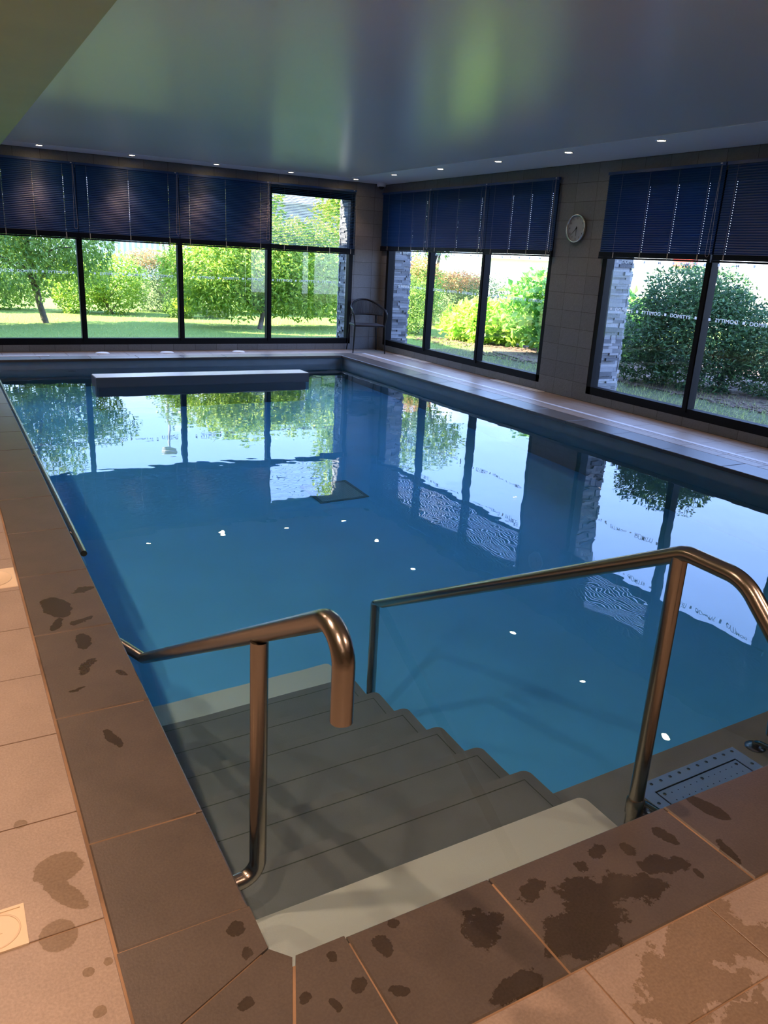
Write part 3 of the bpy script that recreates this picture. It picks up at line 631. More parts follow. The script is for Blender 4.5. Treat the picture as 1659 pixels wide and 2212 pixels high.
# ------------------------------------------------------------------ wall clock
e = empty('wall_clock', (WX, 5.80, 1.842), -PI / 2); tag(e, 'round silver rimmed wall clock with grey face on the tiled right wall', 'clock')
# local: x to the right seen from the room (world -y), y out of wall is -world x -> local -y; build in local (u, v) with w towards the room
def cp(u, v, w_): return (-0 + u, -w_, v)
Mc = Matrix(((1, 0, 0, 0), (0, 0, -1, 0), (0, 1, 0, 0), (0, 0, 0, 1)))
q = MB(); q.lathe([(0.138, 0.0), (0.148, 0.004), (0.149, 0.030), (0.146, 0.037), (0.139, 0.038), (0.134, 0.034), (0.133, 0.020)], 48, M=Mc, cap1=False); q.build('rim', M_chrome, e)
q = MB(); q.lathe([(0.1335, 0.0), (0.1335, 0.018)], 48, M=Mc); q.build('face', mat('clock_face', (0.40, 0.41, 0.43), 0.5), e)
for h in range(1, 13):
    vs, fs, wd = mk_text(str(h), 0.019, False, None); a = h * PI / 6
    q = MB(); q.add([cp(0.108 * math.sin(a) + x, 0.108 * math.cos(a) + y - 0.0095, 0.0186) for x, y in vs], fs); q.build('numeral', M_black, e)
def hand(a, ln, wd, name, w_):
    q = MB(); u = Vector((math.sin(a), math.cos(a))); v = Vector((u.y, -u.x)); pts = [u * -0.022 + v * wd, u * ln + v * wd * 0.5, u * ln - v * wd * 0.5, u * -0.022 - v * wd]
    q.add([cp(p.x, p.y, w_) for p in pts] + [cp(p.x, p.y, w_ + 0.001) for p in pts], [(0, 1, 2, 3), (7, 6, 5, 4), (0, 4, 5, 1), (1, 5, 6, 2), (2, 6, 7, 3), (3, 7, 4, 0)]); q.build(name, M_black, e)
hand(5.9 * PI / 6, 0.078, 0.0035, 'hour_hand', 0.021); hand(38 * PI / 30, 0.110, 0.0028, 'minute_hand', 0.0235)
q = MB(); q.lathe([(0.006, 0.018), (0.006, 0.027), (0.003, 0.028)], 14, M=Mc); q.build('hub', M_black, e)

# ------------------------------------------------------------------ rope back chair in the corner
e = empty('armchair', (5.40, 9.91, 0), math.radians(-14)); tag(e, 'black rope back outdoor armchair standing in the far right corner', 'chair')
hw, fd, bd = 0.235, -0.24, 0.245
M_rope = mat('dark_rope', (0.022, 0.023, 0.028), 0.6)
def leg(x, y, xt, yt, zt_, nm='leg'):
    q = MB(); q.tube([(x, y, 0), (xt, yt, zt_)], 0.011, 12, radii=[0.009, 0.0135]); q.build(nm, M_black, e)
leg(-hw - 0.02, fd, -hw, fd + 0.01, 0.43); leg(hw + 0.02, fd, hw, fd + 0.01, 0.43)
leg(-hw - 0.01, bd + 0.02, -hw + 0.03, bd - 0.03, 0.56); leg(hw + 0.01, bd + 0.02, hw - 0.03, bd - 0.03, 0.56)
for s_ in (-1, 1):
    q = MB(); q.tube(fillet([(s_ * hw, fd + 0.01, 0.42), (s_ * (hw + 0.03), fd - 0.005, 0.60), (s_ * (hw + 0.025), fd + 0.09, 0.655)], 0.03, 5), 0.0115, 12); q.build('arm_support', M_black, e)
top = []
for k in range(25):
    t = PI * k / 24; top.append((-(hw + 0.025) * math.cos(t), fd + 0.09 + (bd - fd + 0.0 - 0.06) * math.sin(t) ** 0.8, 0.655 + 0.135 * math.sin(t) ** 1.3))
q = MB(); q.tube(top, 0.014, 12); q.build('top_rail', M_black, e)
low = [(-(hw - 0.005) * math.cos(PI * k / 24), fd + 0.16 + (bd - fd - 0.19) * math.sin(PI * k / 24) ** 0.8, 0.565) for k in range(25)]
q = MB(); q.tube(low, 0.009, 10); q.build('lower_rail', M_black, e)
q = MB()
for k in range(2, 67):
    t = k / 68 * 24; i = int(t); f = t - i
    a = Vector(top[i]).lerp(Vector(top[min(24, i+1)]), f); b = Vector(low[i]).lerp(Vector(low[min(24, i+1)]), f)
    q.tube([a, b], 0.0038, 6, caps=False)
q.build('rope_back', M_rope, e)
q = MB(); q.bevbox((-hw + 0.005, fd, 0.405), (hw - 0.005, bd - 0.04, 0.432), 0.01); q.build('seat', M_rope, e)
q = MB(); q.tube([(-hw, fd + 0.008, 0.418), (hw, fd + 0.008, 0.418)], 0.012, 10); q.tube([(-hw, fd, 0.418), (-hw + 0.02, bd - 0.03, 0.418)], 0.011, 10); q.tube([(hw, fd, 0.418), (hw - 0.02, bd - 0.03, 0.418)], 0.011, 10); q.tube([(-hw + 0.02, bd - 0.03, 0.418), (hw - 0.02, bd - 0.03, 0.418)], 0.011, 10); q.build('seat_frame', M_black, e)

# ------------------------------------------------------------------ fittings in the deck
# trench drain along the right side
e = empty('trench_drain', (5.273, 5.9, 0)); tag(e, 'long narrow pale slot drain running along the right deck', 'drain')
q = MB(); y0_, y1_ = -0.29, 9.74
for xa, xb in ((5.2455, 5.2595), (5.2630, 5.2830), (5.2865, 5.3005)): q.box((xa, y0_, -0.02), (xb, y1_, 0.0012))
local(e, q).build('edge_profile', mat('pale_aluminium', (0.75, 0.74, 0.74), 0.35), e)
q = MB(); q.box((5.245, y0_, -0.0034), (5.301, y1_, -0.0025))
local(e, q).build('gutter', M_dark, e)
# white air grilles by the window walls
def air_grille(x0, x1, y0, y1, label):
    e = empty('floor_air_grille', ((x0 + x1) / 2, (y0 + y1) / 2, 0)); tag(e, label, 'floor vent', 'white air grilles set in the deck')
    q = MB(); w_ = 0.008
    for a, b in (((x0, y0), (x1, y0 + w_)), ((x0, y1 - w_), (x1, y1)), ((x0, y0), (x0 + w_, y1)), ((x1 - w_, y0), (x1, y1))): q.box((a[0], a[1], 0.0), (b[0], b[1], 0.004))
    local(e, q).build('frame', M_white, e)
    q = MB()
    if y1 - y0 > x1 - x0:
        n = int((x1 - x0 - 0.02) / 0.0125)
        for k in range(n): xx = x0 + 0.013 + k * (x1 - x0 - 0.026) / (n - 1); q.box((xx - 0.0053, y0 + w_, 0.0002), (xx + 0.0053, y1 - w_, 0.0034))
    else:
        n = int((y1 - y0 - 0.02) / 0.0125)
        for k in range(n): yy = y0 + 0.013 + k * (y1 - y0 - 0.026) / (n - 1); q.box((x0 + w_, yy - 0.004, 0.0002), (x1 - w_, yy + 0.004, 0.0034))
    local(e, q).build('bars', M_white, e)
air_grille(5.672, 5.790, 6.01, 6.97, 'long white floor air grille below the right window, nearer the clock')
air_grille(5.672, 5.790, 8.54, 9.50, 'long white floor air grille below the right window, nearer the corner chair')
air_grille(-0.25, 0.735, 9.785, 9.865, 'white floor air grille at the left end of the far deck')
q0l = None
for i, (x, y, lb) in enumerate([(1.425, 10.01, 'leftmost of the three round white lids on the far deck'), (2.30, 10.02, 'middle of the three round white lids on the far deck'), (3.35, 10.03, 'rightmost of the three round white lids on the far deck')]):
    if q0l is None:
        q0l = empty('deck_plug', (x, y, 0)); tag(q0l, lb, 'lid', 'round white lids on the far deck')
        q = MB(); q.lathe([(0.088, 0.0), (0.088, 0.006), (0.078, 0.014), (0.03, 0.019), (0.001, 0.020)], 32); q.build('cap', M_white, q0l)
        q = MB(); q.lathe([(0.094, 0.0), (0.094, 0.003), (0.088, 0.004)], 32, cap1=False); q.build('rim', M_white, q0l)
    else:
        c = copy_tree(q0l); c.location = (x, y, 0); c['label'] = lb
# hatch near chair
e = empty('deck_hatch', (5.21, 9.82, 0)); tag(e, 'small grey square hatch in the deck beside the corner chair', 'hatch')
q = MB(); q.box((-0.09, -0.075, 0), (0.10, 0.05, 0.002)); q.build('cover', mat('grey_hatch', (0.2, 0.19, 0.18), 0.5), e)
# square skimmer lid and square drain with round insert, left deck
e = empty('skimmer_lid', (-0.408, 2.35, 0)); tag(e, 'square cream skimmer lid in the left deck, farther from the viewer', 'lid')
q = MB(); q.bevbox((-0.114, -0.113, -0.01), (0.112, 0.113, 0.003), 0.003); q.build('frame', M_cream, e)
q = MB(); q.lathe([(0.096, 0.003), (0.096, 0.0055), (0.092, 0.0060), (0.090, 0.0042), (0.001, 0.0042)], 40, cap0=False, cap1=False); q.build('round_cover', M_cream, e)
q = MB()
for k in range(5): q.box((-0.03 + k * 0.012, -0.03, 0.004), (-0.025 + k * 0.012, 0.03, 0.0055))
q.build('grip_ribs', M_cream, e)
e = empty('floor_drain', (-0.507, 0.333, 0)); tag(e, 'small square cream floor drain with a round insert, nearest the viewer', 'drain')
q = MB(); s = 0.0595
for a, b in (((-s, -s), (s, -s + 0.008)), ((-s, s - 0.008), (s, s)), ((-s, -s + 0.008), (-s + 0.008, s - 0.008)), ((s - 0.008, -s + 0.008), (s, s - 0.008))): q.box((a[0], a[1], -0.003), (b[0], b[1], 0.004))
q.box((-s + 0.008, -s + 0.008, -0.003), (s - 0.008, s - 0.008, 0.0018)); q.build('frame', M_cream, e)
q = MB(); q.lathe([(0.049, 0.0018), (0.049, 0.0032), (0.0455, 0.0032), (0.0455, 0.0022)], 40, cap0=False, cap1=False); q.build('insert_ring', M_cream, e)
q = MB(); q.box((-0.012, -0.008, 0.0018), (0.012, 0.008, 0.003)); q.lathe([(0.005, 0.003), (0.005, 0.0038)], 16); q.build('grip', M_cream, e)

# ------------------------------------------------------------------ stone clad outer corner and reveals
M_stone = mat('stacked_slate', (0.34, 0.36, 0.40), 0.8, bump=0.6, bscale=45)
_nt = M_stone.node_tree; _g = _nt.nodes.new('ShaderNodeNewGeometry'); _r = _nt.nodes.new('ShaderNodeValToRGB'); _nt.links.new(_g.outputs['Random Per Island'], _r.inputs[0])
_r.color_ramp.elements[0].color = (0.10, 0.11, 0.13, 1); _r.color_ramp.elements[1].color = (0.34, 0.36, 0.40, 1); _nt.links.new(_r.outputs[0], _nt.nodes['Principled BSDF'].inputs['Base Color'])
def clad(name, origin, du, length, dn, label, z0=-0.1, z1=2.35):
    """stacked slate strips on a vertical face: origin corner, du unit along, dn unit outwards"""
    q = MB(); z = z0; O = Vector(origin); du = Vector(du); dn = Vector(dn)
    while z < z1:
        h = random.uniform(0.022, 0.05); u = 0.0
        while u < length - 0.01:
            l = min(random.uniform(0.06, 0.26), length - u); d = random.uniform(0.010, 0.042)
            a = O + du * u; vs = []
            for zz in (z + 0.0015, z + h):
                for (uu, nn) in ((0.001, 0), (l - 0.001, 0), (l - 0.001, d), (0.001, d)):
                    p = a + du * uu + dn * nn; vs.append((p.x, p.y, zz))
            q.add(vs, [(0, 3, 2, 1), (4, 5, 6, 7), (0, 1, 5, 4), (1, 2, 6, 5), (2, 3, 7, 6), (3, 0, 4, 7)]); u += l
        z += h
    return struct(q.build(name, M_stone), label)
clad('trim_8', (BX1, WY + 0.14, 0), (0, 1, 0), 0.28, (-1, 0, 0), 'stacked slate cladding beside the far window')
clad('trim_9', (BX1 - 0.03, WY + T, 0), (1, 0, 0), 0.96, (0, 1, 0), 'stacked slate cladding on the outer far corner')
clad('trim_10', (WX + 0.14, 10.10, 0), (1, 0, 0), 0.28, (0, -1, 0), 'stacked slate cladding beside the right window at the corner')
clad('trim_11', (WX + T, 10.08, 0), (0, 1, 0), 0.62, (1, 0, 0), 'stacked slate cladding on the outer right corner')
clad('trim_12', (WX + 0.14, 5.353, 0), (1, 0, 0), 0.28, (0, -1, 0), 'stacked slate cladding beside the window right of the clock')
clad('trim_13', (WX + T, 5.33, 0), (0, 1, 0), 0.86, (1, 0, 0), 'stacked slate cladding on the pier behind the clock')
# ------------------------------------------------------------------ the garden
GZ = -0.06
M_ground = None
def ground_mat():
    mt, nt = clear('lawn'); N = nt.nodes.new; L = nt.links.new
    o = N('ShaderNodeOutputMaterial'); p = N('ShaderNodeBsdfPrincipled'); L(p.outputs[0], o.inputs[0]); p.inputs['Roughness'].default_value = 0.9; p.inputs['Specular IOR Level'].default_value = 0.1
    tc = N('ShaderNodeTexCoord')
    n = N('ShaderNodeTexNoise'); n.inputs['Scale'].default_value = 30; n.inputs['Detail'].default_value = 6; L(tc.outputs['Object'], n.inputs['Vector'])
    r = N('ShaderNodeValToRGB'); L(n.outputs['Fac'], r.inputs[0]); r.color_ramp.elements[0].position = 0.3; r.color_ramp.elements[1].position = 0.7
    r.color_ramp.elements[0].color = (0.11, 0.20, 0.045, 1); r.color_ramp.elements[1].color = (0.27, 0.36, 0.09, 1)
    b = N('ShaderNodeBump'); b.inputs['Strength'].default_value = 1; b.inputs['Distance'].default_value = 0.03; L(n.outputs['Fac'], b.inputs['Height']); L(b.outputs[0], p.inputs['Normal'])
    L(r.outputs[0], p.inputs['Base Color']); return mt
q = MB(); n = 60
def gz(x, y): return GZ + 0.05 * max(0, (y - 13) / 6) + 0.015 * noise.noise(Vector((x * .6, y * .6, 0)))
X_, Y_ = (-14, 34), (-6, 44)
vs = []; fs = []
for i in range(n + 1):
    for j in range(n + 1):
        x = X_[0] + (X_[1] - X_[0]) * i / n; y = Y_[0] + (Y_[1] - Y_[0]) * j / n
        vs.append((x, y, (gz(x, y) if (x > WX + 0.2 or y > WY + 0.2) else -1.9)))
for i in range(n):
    for j in range(n): a = i * (n + 1) + j; fs.append((a, a + n + 1, a + n + 2, a + 1))
# ground is split around the building so that it never runs under the pool
q = MB()
def patch(xa, xb, ya, yb, nx, ny, mi=0, dz=0.0):
    vs = [(xa + (xb - xa) * i / nx, ya + (yb - ya) * j / ny, gz(xa + (xb - xa) * i / nx, ya + (yb - ya) * j / ny) + dz) for i in range(nx + 1) for j in range(ny + 1)]
    q.add(vs, [(i * (ny + 1) + j, (i + 1) * (ny + 1) + j, (i + 1) * (ny + 1) + j + 1, i * (ny + 1) + j + 1) for i in range(nx) for j in range(ny)], mi, True)
M_lawn = ground_mat()
patch(-14, 45, WY + T + 0.03, 60, 60, 60); o = q.build('lawn', M_lawn); tag(o, 'short green lawn beyond the far window, sunlit towards the bushes', 'lawn', kind='stuff')
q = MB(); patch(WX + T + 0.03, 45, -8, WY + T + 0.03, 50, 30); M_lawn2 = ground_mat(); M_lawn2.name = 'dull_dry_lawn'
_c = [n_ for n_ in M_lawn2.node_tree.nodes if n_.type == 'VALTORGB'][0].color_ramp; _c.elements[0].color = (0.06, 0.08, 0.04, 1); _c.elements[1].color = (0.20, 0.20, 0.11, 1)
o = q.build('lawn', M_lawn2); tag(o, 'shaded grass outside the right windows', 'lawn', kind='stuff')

def leaf_mat(name, c0, c1, trans=0.45):
    mt, nt = clear(name); N = nt.nodes.new; L = nt.links.new
    o = N('ShaderNodeOutputMaterial'); d = N('ShaderNodeBsdfPrincipled'); t = N('ShaderNodeBsdfTranslucent'); mx = N('ShaderNodeMixShader'); mx.inputs[0].default_value = trans
    d.inputs['Roughness'].default_value = 0.45
    g = N('ShaderNodeNewGeometry'); r = N('ShaderNodeValToRGB'); L(g.outputs['Random Per Island'], r.inputs[0])
    r.color_ramp.elements[0].color = rgb(c0); r.color_ramp.elements[1].color = rgb(c1)
    L(r.outputs[0], d.inputs['Base Color'])
    hs = N('ShaderNodeHueSaturation'); hs.inputs['Value'].default_value = 1.25; L(r.outputs[0], hs.inputs['Color']); L(hs.outputs[0], t.inputs['Color'])
    L(d.outputs[0], mx.inputs[1]); L(t.outputs[0], mx.inputs[2]); L(mx.outputs[0], o.inputs[0]); return mt
ML_fresh = leaf_mat('fresh_green_leaves', (0.12, 0.27, 0.03), (0.50, 0.62, 0.10), 0.4)
ML_birch = leaf_mat('mid_green_leaves', (0.07, 0.18, 0.035), (0.36, 0.50, 0.10), 0.4)
ML_dark = leaf_mat('dark_glossy_leaves', (0.02, 0.065, 0.03), (0.12, 0.24, 0.075), 0.3)
ML_red = leaf_mat('reddish_young_leaves', (0.32, 0.26, 0.10), (0.66, 0.30, 0.16))
ML_grey = leaf_mat('grey_green_leaves', (0.10, 0.17, 0.08), (0.28, 0.34, 0.16))
ML_yellow = leaf_mat('yellow_green_leaves', (0.55, 0.62, 0.06), (0.80, 0.82, 0.14))
ML_lime = leaf_mat('lime_leaves', (0.22, 0.46, 0.05), (0.55, 0.72, 0.12))
ML_big = leaf_mat('broad_green_leaves', (0.10, 0.28, 0.06), (0.32, 0.55, 0.12))
M_bark = mat('grey_bark', (0.13, 0.10, 0.08), 0.9, var=0.3)
def leaves(name, blobs, count, size, m_, parent, seed, droop=0.0, aspect=0.38, core=0.35):
    """leaf cards scattered through ellipsoid clumps; blobs: (centre, radii)"""
    rnd = random.Random(seed); q = MB(); tot = sum(r[0] * r[1] * r[2] for c, r in blobs)
    for c, r in blobs:
        k = int(count * (r[0] * r[1] * r[2]) / tot)
        for _ in range(k):
            while True:
                d = Vector((rnd.uniform(-1, 1), rnd.uniform(-1, 1), rnd.uniform(-1, 1)))
                if core < d.length < 1: break
            n_ = noise.noise(Vector((d.x * 2.2 + seed, d.y * 2.2, d.z * 2.2))) * 0.28
            f = 1 + n_
            p = Vector((c[0] + d.x * r[0] * f, c[1] + d.y * r[1] * f, max(gz(c[0], c[1]) + 0.02, c[2] + d.z * r[2] * f)))
            ax = Vector((rnd.gauss(0, 1), rnd.gauss(0, 1), rnd.gauss(0, 0.6) - droop)).normalized() + d * 0.5
            ax.normalize(); nn = Vector((rnd.gauss(0, 1), rnd.gauss(0, 1), rnd.gauss(0, 1) + 0.6)); sd_ = ax.cross(nn).normalized(); l = size * rnd.uniform(0.6, 1.35); wd = l * aspect
            up = ax.cross(sd_) * (0.12 * l)
            a = p; b = p + ax * l * 0.45 + sd_ * wd * 0.5 + up; c2 = p + ax * l; e2 = p + ax * l * 0.45 - sd_ * wd * 0.5 + up; mid = p + ax * l * 0.5
            q.add([a, b, c2, e2], [(0, 1, 2), (0, 2, 3)])
    return q.build(name, m_, parent)
def trunk(name, segs, parent):
    q = MB()
    for pts, r0, r1 in segs:
        n_ = len(pts); q.tube(pts, r0, 8, radii=[r0 + (r1 - r0) * i / (n_ - 1) for i in range(n_)])
    return q.build(name, M_bark, parent)
def branches(base, blobs, r0, seed, n_=9):
    rnd = random.Random(seed); segs = []; b = Vector(base)
    top = Vector((sum(c[0] for c, r in blobs) / len(blobs), sum(c[1] for c, r in blobs) / len(blobs), max(c[2] for c, r in blobs)))
    segs.append(([b, b.lerp(top, 0.33) + Vector((rnd.uniform(-.1, .1), rnd.uniform(-.1, .1), 0)), b.lerp(top, 0.66), top], r0, r0 * 0.3))
    for k in range(n_):
        c, r = blobs[k % len(blobs)]; f = rnd.uniform(0.15, 0.6); s_ = b.lerp(top, f)
        t = Vector((c[0] + rnd.uniform(-.7, .7) * r[0], c[1] + rnd.uniform(-.7, .7) * r[1], c[2] + rnd.uniform(-.3, .8) * r[2]))
        segs.append(([s_, s_.lerp(t, 0.5) + Vector((0, 0, 0.08)), t], r0 * 0.45, r0 * 0.1))
    return segs
def plant(name, label, cat, base, blobs, count, size, m_, seed, r0=0.05, droop=0.0, aspect=0.38, group=None, core=0.35, nb=9, extra=None):
    e = empty(name, (0, 0, 0)); tag(e, label, cat, group)
    leaves('foliage', blobs, count, size, m_, e, seed, droop, aspect, core)
    if extra: leaves('flushed_tips' if extra[4] is None else extra[4], extra[0], extra[1], extra[2], extra[3], e, seed + 50, 0, aspect, 0.3)
    trunk('trunk' if cat == 'tree' else 'stem', branches(base, blobs, r0, seed, nb), e)
    # move the empty to the plant's foot, keeping the parts where they are
    off = Vector(base); e.location = off
    for ch in e.children:
        ch.data.transform(Matrix.Translation(-off))
    return e
plant('weeping_tree', 'leafy tree with drooping twigs outside the left end of the far window', 'tree', (1.28, 14.9, GZ),
      [((0.2, 15.0, 1.75), (1.5, 1.0, 0.75)), ((1.6, 15.0, 1.55), (1.0, 0.9, 0.8)), ((0.5, 14.6, 0.95), (1.0, 0.7, 0.65)), ((-0.6, 14.6, 0.9), (0.8, 0.7, 0.6)), ((1.9, 15.2, 1.0), (0.7, 0.6, 0.5)), ((0.2, 15.2, 2.6), (0.9, 0.7, 0.35)), ((1.2, 15.1, 2.6), (0.7, 0.6, 0.35)), ((2.4, 15.2, 1.9), (0.55, 0.5, 0.35))],
      24000, 0.085, ML_birch, 1, 0.06, droop=1.0)
plant('small_tree', 'bright light green tree with leaning trunk behind the far window, left of the corner', 'tree', (5.15, 14.0, GZ),
      [((4.15, 14.4, 1.05), (0.85, 0.8, 0.75)), ((5.3, 14.4, 1.15), (0.9, 0.9, 0.8)), ((6.3, 14.4, 1.05), (0.8, 0.8, 0.8)), ((4.6, 14.2, 0.6), (0.95, 0.6, 0.45)), ((5.9, 14.2, 0.6), (0.9, 0.6, 0.45)), ((5.0, 14.6, 1.8), (1.0, 0.6, 0.35)), ((6.2, 14.6, 1.8), (0.8, 0.6, 0.35)), ((7.0, 14.6, 0.9), (0.7, 0.6, 0.8))],
      26000, 0.10, ML_fresh, 2, 0.055, droop=0.5)
plant('far_hedge', 'green hedge behind the drooping tree at the lawn edge', 'hedge', (0.6, 17.6, GZ), [((-0.6, 17.7, 0.55), (1.0, 0.5, 0.65)), ((0.8, 17.8, 0.6), (1.0, 0.5, 0.7))], 9000, 0.085, ML_birch, 23, 0.03, group='bushes at the lawn edge')
plant('round_bush', 'bright green bush behind the mullion between the first two far panes', 'bush', (2.9, 16.9, GZ), [((2.2, 17.2, 0.55), (0.7, 0.6, 0.6)), ((3.0, 17.0, 0.6), (0.65, 0.5, 0.65))], 8000, 0.085, ML_fresh, 3, 0.03, group='bushes at the lawn edge')
plant('red_tipped_bush', 'tall grey-green bush with reddish tips in the second far pane', 'bush', (4.2, 17.8, GZ), [((3.9, 17.8, 0.6), (0.75, 0.6, 0.7)), ((4.7, 17.9, 0.55), (0.7, 0.6, 0.65)), ((5.3, 17.6, 0.45), (0.5, 0.5, 0.5))], 12000, 0.065, ML_grey, 4, 0.03, core=0.3,
      extra=([((3.9, 17.8, 1.15), (0.65, 0.5, 0.2)), ((4.7, 17.9, 1.08), (0.6, 0.5, 0.22))], 2600, 0.065, ML_red, 'flushed_tips'), group='bushes at the lawn edge')
plant('low_shrub', 'low rounded shrub with a yellow-green top on the lawn edge', 'bush', (4.25, 16.3, GZ), [((4.2, 16.3, 0.2), (0.42, 0.35, 0.28))], 3000, 0.05, ML_birch, 5, 0.015,
      extra=([((4.2, 16.15, 0.28), (0.22, 0.2, 0.2))], 700, 0.05, ML_yellow, 'bright_shoots'), group='bushes at the lawn edge')
plant('low_shrub', 'low shrub between the yellow-green shrub and the light green tree', 'bush', (5.0, 16.2, GZ), [((4.95, 16.3, 0.12), (0.35, 0.3, 0.25))], 1200, 0.05, ML_grey, 6, 0.015, group='bushes at the lawn edge')
plant('far_hedge', 'green hedge filling the view behind the light green tree', 'hedge', (7.2, 17.4, GZ), [((6.4, 17.6, 0.6), (1.0, 0.5, 0.75)), ((7.8, 17.6, 0.6), (1.0, 0.5, 0.8)), ((9.2, 17.2, 0.6), (0.9, 0.6, 0.8))], 12000, 0.085, ML_birch, 24, 0.03, group='bushes at the lawn edge')
plant('background_tree', 'tree seen through the left of the open slats, behind the light green tree', 'tree', (8.4, 24, GZ), [((8.3, 24, 3.0), (1.2, 1.2, 1.6)), ((9.3, 24, 1.7), (1.4, 1.2, 0.9)), ((7.9, 24, 1.6), (1.3, 1.2, 1.1))], 8000, 0.16, ML_fresh, 7, 0.09)
plant('background_tree', 'tall tree seen through the open slats beside the slate corner', 'tree', (9.9, 20, GZ), [((9.9, 20, 4.3), (0.75, 0.9, 1.5)), ((9.9, 20, 2.4), (0.8, 1.0, 1.3)), ((10.5, 20, 3.4), (0.8, 1.0, 1.5))], 9000, 0.15, ML_fresh, 8, 0.09)
plant('young_tree', 'thin young tree above the red-tipped bush', 'tree', (5.45, 22, GZ), [((5.3, 22, 2.1), (0.8, 0.7, 0.6)), ((5.6, 22, 2.9), (0.7, 0.6, 0.5))], 1600, 0.12, ML_birch, 9, 0.04, core=0.1)
# right hand garden
plant('photinia_hedge', 'tall narrow hedge right behind the slate corner, with pink new growth', 'hedge', (8.4, 13.2, GZ), [((8.3, 13.3, 0.6), (0.6, 0.6, 0.7)), ((7.9, 12.9, 0.5), (0.45, 0.5, 0.6)), ((8.6, 13.6, 1.0), (0.5, 0.6, 0.45))], 11000, 0.06, ML_birch, 10, 0.03,
      extra=([((8.5, 13.5, 1.25), (0.5, 0.5, 0.25))], 1500, 0.06, ML_red, 'flushed_tips'))
plant('photinia_hedge', 'pale pinkish hedge farther back between the corner and the broad leaved bush', 'hedge', (10.7, 14.9, GZ), [((10.3, 15.1, 0.6), (0.9, 0.7, 0.6)), ((11.3, 14.9, 0.6), (0.9, 0.7, 0.55))], 9000, 0.07, ML_grey, 11, 0.03,
      extra=([((10.4, 15.0, 1.0), (0.9, 0.6, 0.22))], 2500, 0.07, ML_red, 'flushed_tips'))
plant('broad_leaved_bush', 'broad leaved green bush in the pane left of the clock', 'bush', (9.3, 10.0, GZ), [((9.2, 10.2, 0.7), (0.75, 0.8, 0.65)), ((9.5, 9.5, 0.75), (0.7, 0.7, 0.65)), ((9.8, 8.9, 0.5), (0.6, 0.6, 0.6)), ((9.4, 9.9, 1.2), (0.5, 0.6, 0.25)), ((9.1, 9.4, 0.35), (0.6, 0.7, 0.4))], 8500, 0.14, ML_big, 12, 0.03, aspect=0.6, core=0.2)
plant('broad_leaved_bush', 'sunlit yellow-green low bush in the middle pane by the corner', 'bush', (8.7, 11.3, GZ), [((8.8, 11.4, 0.35), (0.6, 0.6, 0.42)), ((8.6, 11.9, 0.3), (0.4, 0.4, 0.35)), ((9.1, 10.9, 0.35), (0.4, 0.4, 0.4))], 3500, 0.13, ML_lime, 13, 0.02, aspect=0.55, core=0.2)
plant('broad_leaved_bush', 'small sprig of broad leaves low beside the pier left of the clock', 'bush', (8.2, 8.0, GZ), [((8.2, 7.95, 0.26), (0.28, 0.3, 0.3))], 170, 0.13, ML_big, 14, 0.012, aspect=0.6, core=0.1)
plant('dense_bush', 'big dense dark green bush outside the window right of the clock', 'bush', (8.7, 5.9, GZ), [((8.5, 6.1, 0.62), (0.9, 0.9, 0.75)), ((9.0, 5.3, 0.55), (0.8, 0.7, 0.62)), ((8.5, 6.3, 1.12), (0.75, 0.8, 0.45)), ((9.5, 5.0, 0.35), (0.7, 0.6, 0.42)), ((8.2, 6.7, 0.5), (0.6, 0.6, 0.6))], 34000, 0.065, ML_dark, 15, 0.03, aspect=0.4, core=0.25)
plant('dense_bush', 'dark green bush cut by the right edge of the photo', 'bush', (9.9, 4.3, GZ), [((10.0, 4.1, 0.4), (0.6, 0.5, 0.5))], 6000, 0.065, ML_dark, 16, 0.02)
plant('overhanging_tree', 'tree whose leafy twigs hang in behind the top of the corner pane', 'tree', (9.9, 15.0, GZ), [((9.4, 14.6, 2.5), (1.2, 1.0, 0.7)), ((9.0, 14.2, 1.75), (0.35, 0.4, 0.35)), ((9.6, 14.4, 1.8), (0.3, 0.3, 0.3))], 3800, 0.11, ML_birch, 17, 0.06, droop=0.8, core=0.1)
# bark mulch
def mulch():
    rnd = random.Random(5); q = MB()
    for _ in range(4200):
        x = rnd.uniform(7.6, 11.5); y = rnd.uniform(3.0, 12.5)
        if noise.noise(Vector((x * 0.9, y * 0.9, 3))) < -0.28: continue
        z = gz(x, y) + rnd.uniform(0.002, 0.02); a = rnd.uniform(0, PI); l = rnd.uniform(0.02, 0.06); w_ = rnd.uniform(0.008, 0.02); t = rnd.uniform(-0.015, 0.02)
        u = Vector((math.cos(a), math.sin(a), 0)) * l; v = Vector((-math.sin(a), math.cos(a), 0)) * w_; p = Vector((x, y, z))
        vs = [p - u - v, p + u - v + Vector((0, 0, t)), p + u + v + Vector((0, 0, t)), p - u + v]
        q.add(vs + [a_ + Vector((0, 0, 0.006)) for a_ in vs], [(0, 3, 2, 1), (4, 5, 6, 7), (0, 1, 5, 4), (1, 2, 6, 5), (2, 3, 7, 6), (3, 0, 4, 7)])
    q.prism([(7.7, 3.0), (11.6, 3.0), (11.6, 12.2), (8.4, 12.2), (7.9, 9.0)], GZ - 0.05, GZ + 0.016)
    return q.build('bark_mulch', mat('bark_chips', (0.13, 0.085, 0.06), 0.9, var=0.6, vscale=30))
tag(mulch(), 'brown bark mulch under the bushes outside the right windows', 'mulch', kind='stuff')
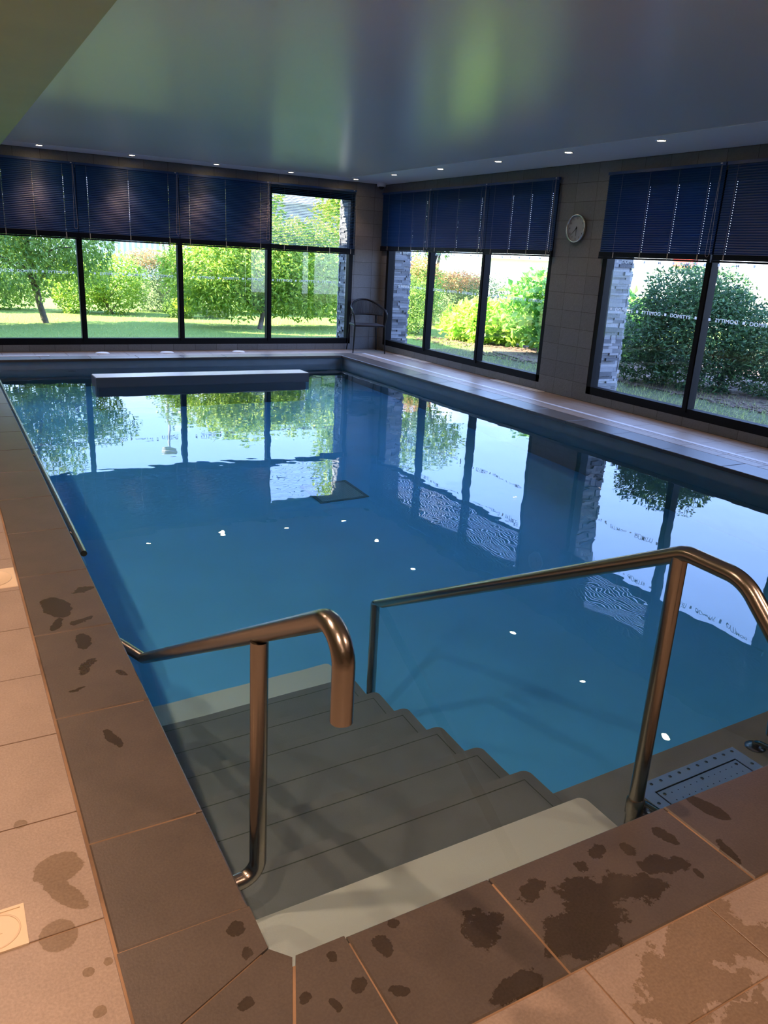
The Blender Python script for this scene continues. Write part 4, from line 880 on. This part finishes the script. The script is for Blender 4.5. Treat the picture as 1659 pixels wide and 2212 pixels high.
def tufts():
    rnd = random.Random(9); q = MB()
    for _ in range(9000):
        if rnd.random() < 0.6: x = rnd.uniform(WX + T + 0.05, 8.4); y = rnd.uniform(3.2, 11.5)
        else: x = rnd.uniform(-1.5, 8); y = rnd.uniform(11.0, 16.5)
        z = gz(x, y) - 0.005; a = rnd.uniform(0, 2 * PI); h = rnd.uniform(0.03, 0.09); u = Vector((math.cos(a), math.sin(a), 0)) * 0.004; ln = Vector((rnd.gauss(0, .03), rnd.gauss(0, .03), h))
        p = Vector((x, y, z)); q.add([p - u, p + u, p + u * 0.3 + ln], [(0, 1, 2)])
    return q.build('grass_blades', leaf_mat('grass_blade', (0.25, 0.34, 0.10), (0.50, 0.55, 0.22), 0.4))
tag(tufts(), 'loose longer grass blades standing in the lawn', 'grass', kind='stuff')

# ------------------------------------------------------------------ buildings and street furniture beyond the garden
M_render = mat('white_render', (0.82, 0.82, 0.82), 0.8)
M_greyfac = mat('grey_cladding', (0.36, 0.38, 0.42), 0.7)
M_bluewin = mat('blue_grey_shutter', (0.45, 0.52, 0.60), 0.5)
M_red = mat('red_roof_edge', (0.55, 0.06, 0.05), 0.6)
def building(name, label, loc, rz, parts, cat='building'):
    e = empty(name, loc, rz); tag(e, label, cat)
    for nm, m_, bxs in parts:
        for grp in bxs:
            q = MB()
            for a, b in (grp if isinstance(grp, list) else [grp]): q.box(a, b)
            q.build(nm, m_, e)
building('warehouse', 'white building with vertical ribs behind the red-tipped bush', (6.5, 33, GZ), 0, [
    ('wall', M_render, [((-9, 0, 0), (7, 8, 2.4))]), ('ribbed_panel', M_greyfac, [[((-1.2 + 0.22 * k, -0.06, 0.9), (-1.12 + 0.22 * k, 0, 2.4)) for k in range(13)]]), ('door', M_greyfac, [((3.1, -0.05, 0), (3.9, 0, 2.2))])])
building('apartment_block', 'grey and white banded apartment block seen through the open slats', (16.5, 40, GZ), 0, [
    ('wall', M_greyfac, [((-4, 0, 0), (6, 8, 4.9))]), ('balcony_band', M_render, [((-4.2, -0.9, 0.9 + 1.55 * k), (6.2, 0, 1.45 + 1.55 * k)) for k in range(3)]), ('roof', M_render, [((-4.2, -0.5, 4.9), (6.2, 8, 5.1))])])
building('villa', 'white low house with blue-grey shutters behind the broad leaved bush', (21.5, 19.5, GZ), math.radians(-52), [
    ('wall', M_render, [((-6, 0, 0), (7, 7, 1.75))]), ('roof_edge', mat('pale_blue_fascia', (0.62, 0.68, 0.75), 0.6), [((-6.3, -0.5, 1.72), (7.3, 7.3, 2.2))]), ('shutter', M_bluewin, [((-3.6, -0.06, 0.15), (-1.2, 0, 1.35)), ((2.2, -0.06, 0.15), (4.4, 0, 1.35))])])
building('garage', 'white overexposed wall with a red roof edge behind the dense bush', (20.5, 11.5, GZ), math.radians(-70), [
    ('wall', M_render, [((-5, 0, 0), (9, 5, 1.7))]), ('roof_edge', M_red, [((-4.7, -0.2, 1.7), (-4.1, 0.2, 1.95))])])
building('unseen_wing', 'tall pale unseen wing at the left, added to shade the lawn', (-5.2, 10.3, GZ), 0, [('wall', M_render, [((-6, 0.4, 0), (1.2, 5.6, 8.0))])])  # unseen wing, height set so its shade covers lawn and far window
e = empty('street_lamp', (5.98, 25, GZ)); tag(e, 'slender grey street lamp behind the far hedge', 'street lamp')
q = MB(); q.tube([(0, 0, 0), (0, 0, 4.95)], 0.06, 12, radii=[0.075, 0.04]); q.build('pole', M_greyfac, e)
q = MB(); q.lathe([(0.05, 4.9), (0.28, 5.0), (0.26, 5.06), (0.06, 5.12)], 20); q.build('lamp_head', M_greyfac, e)
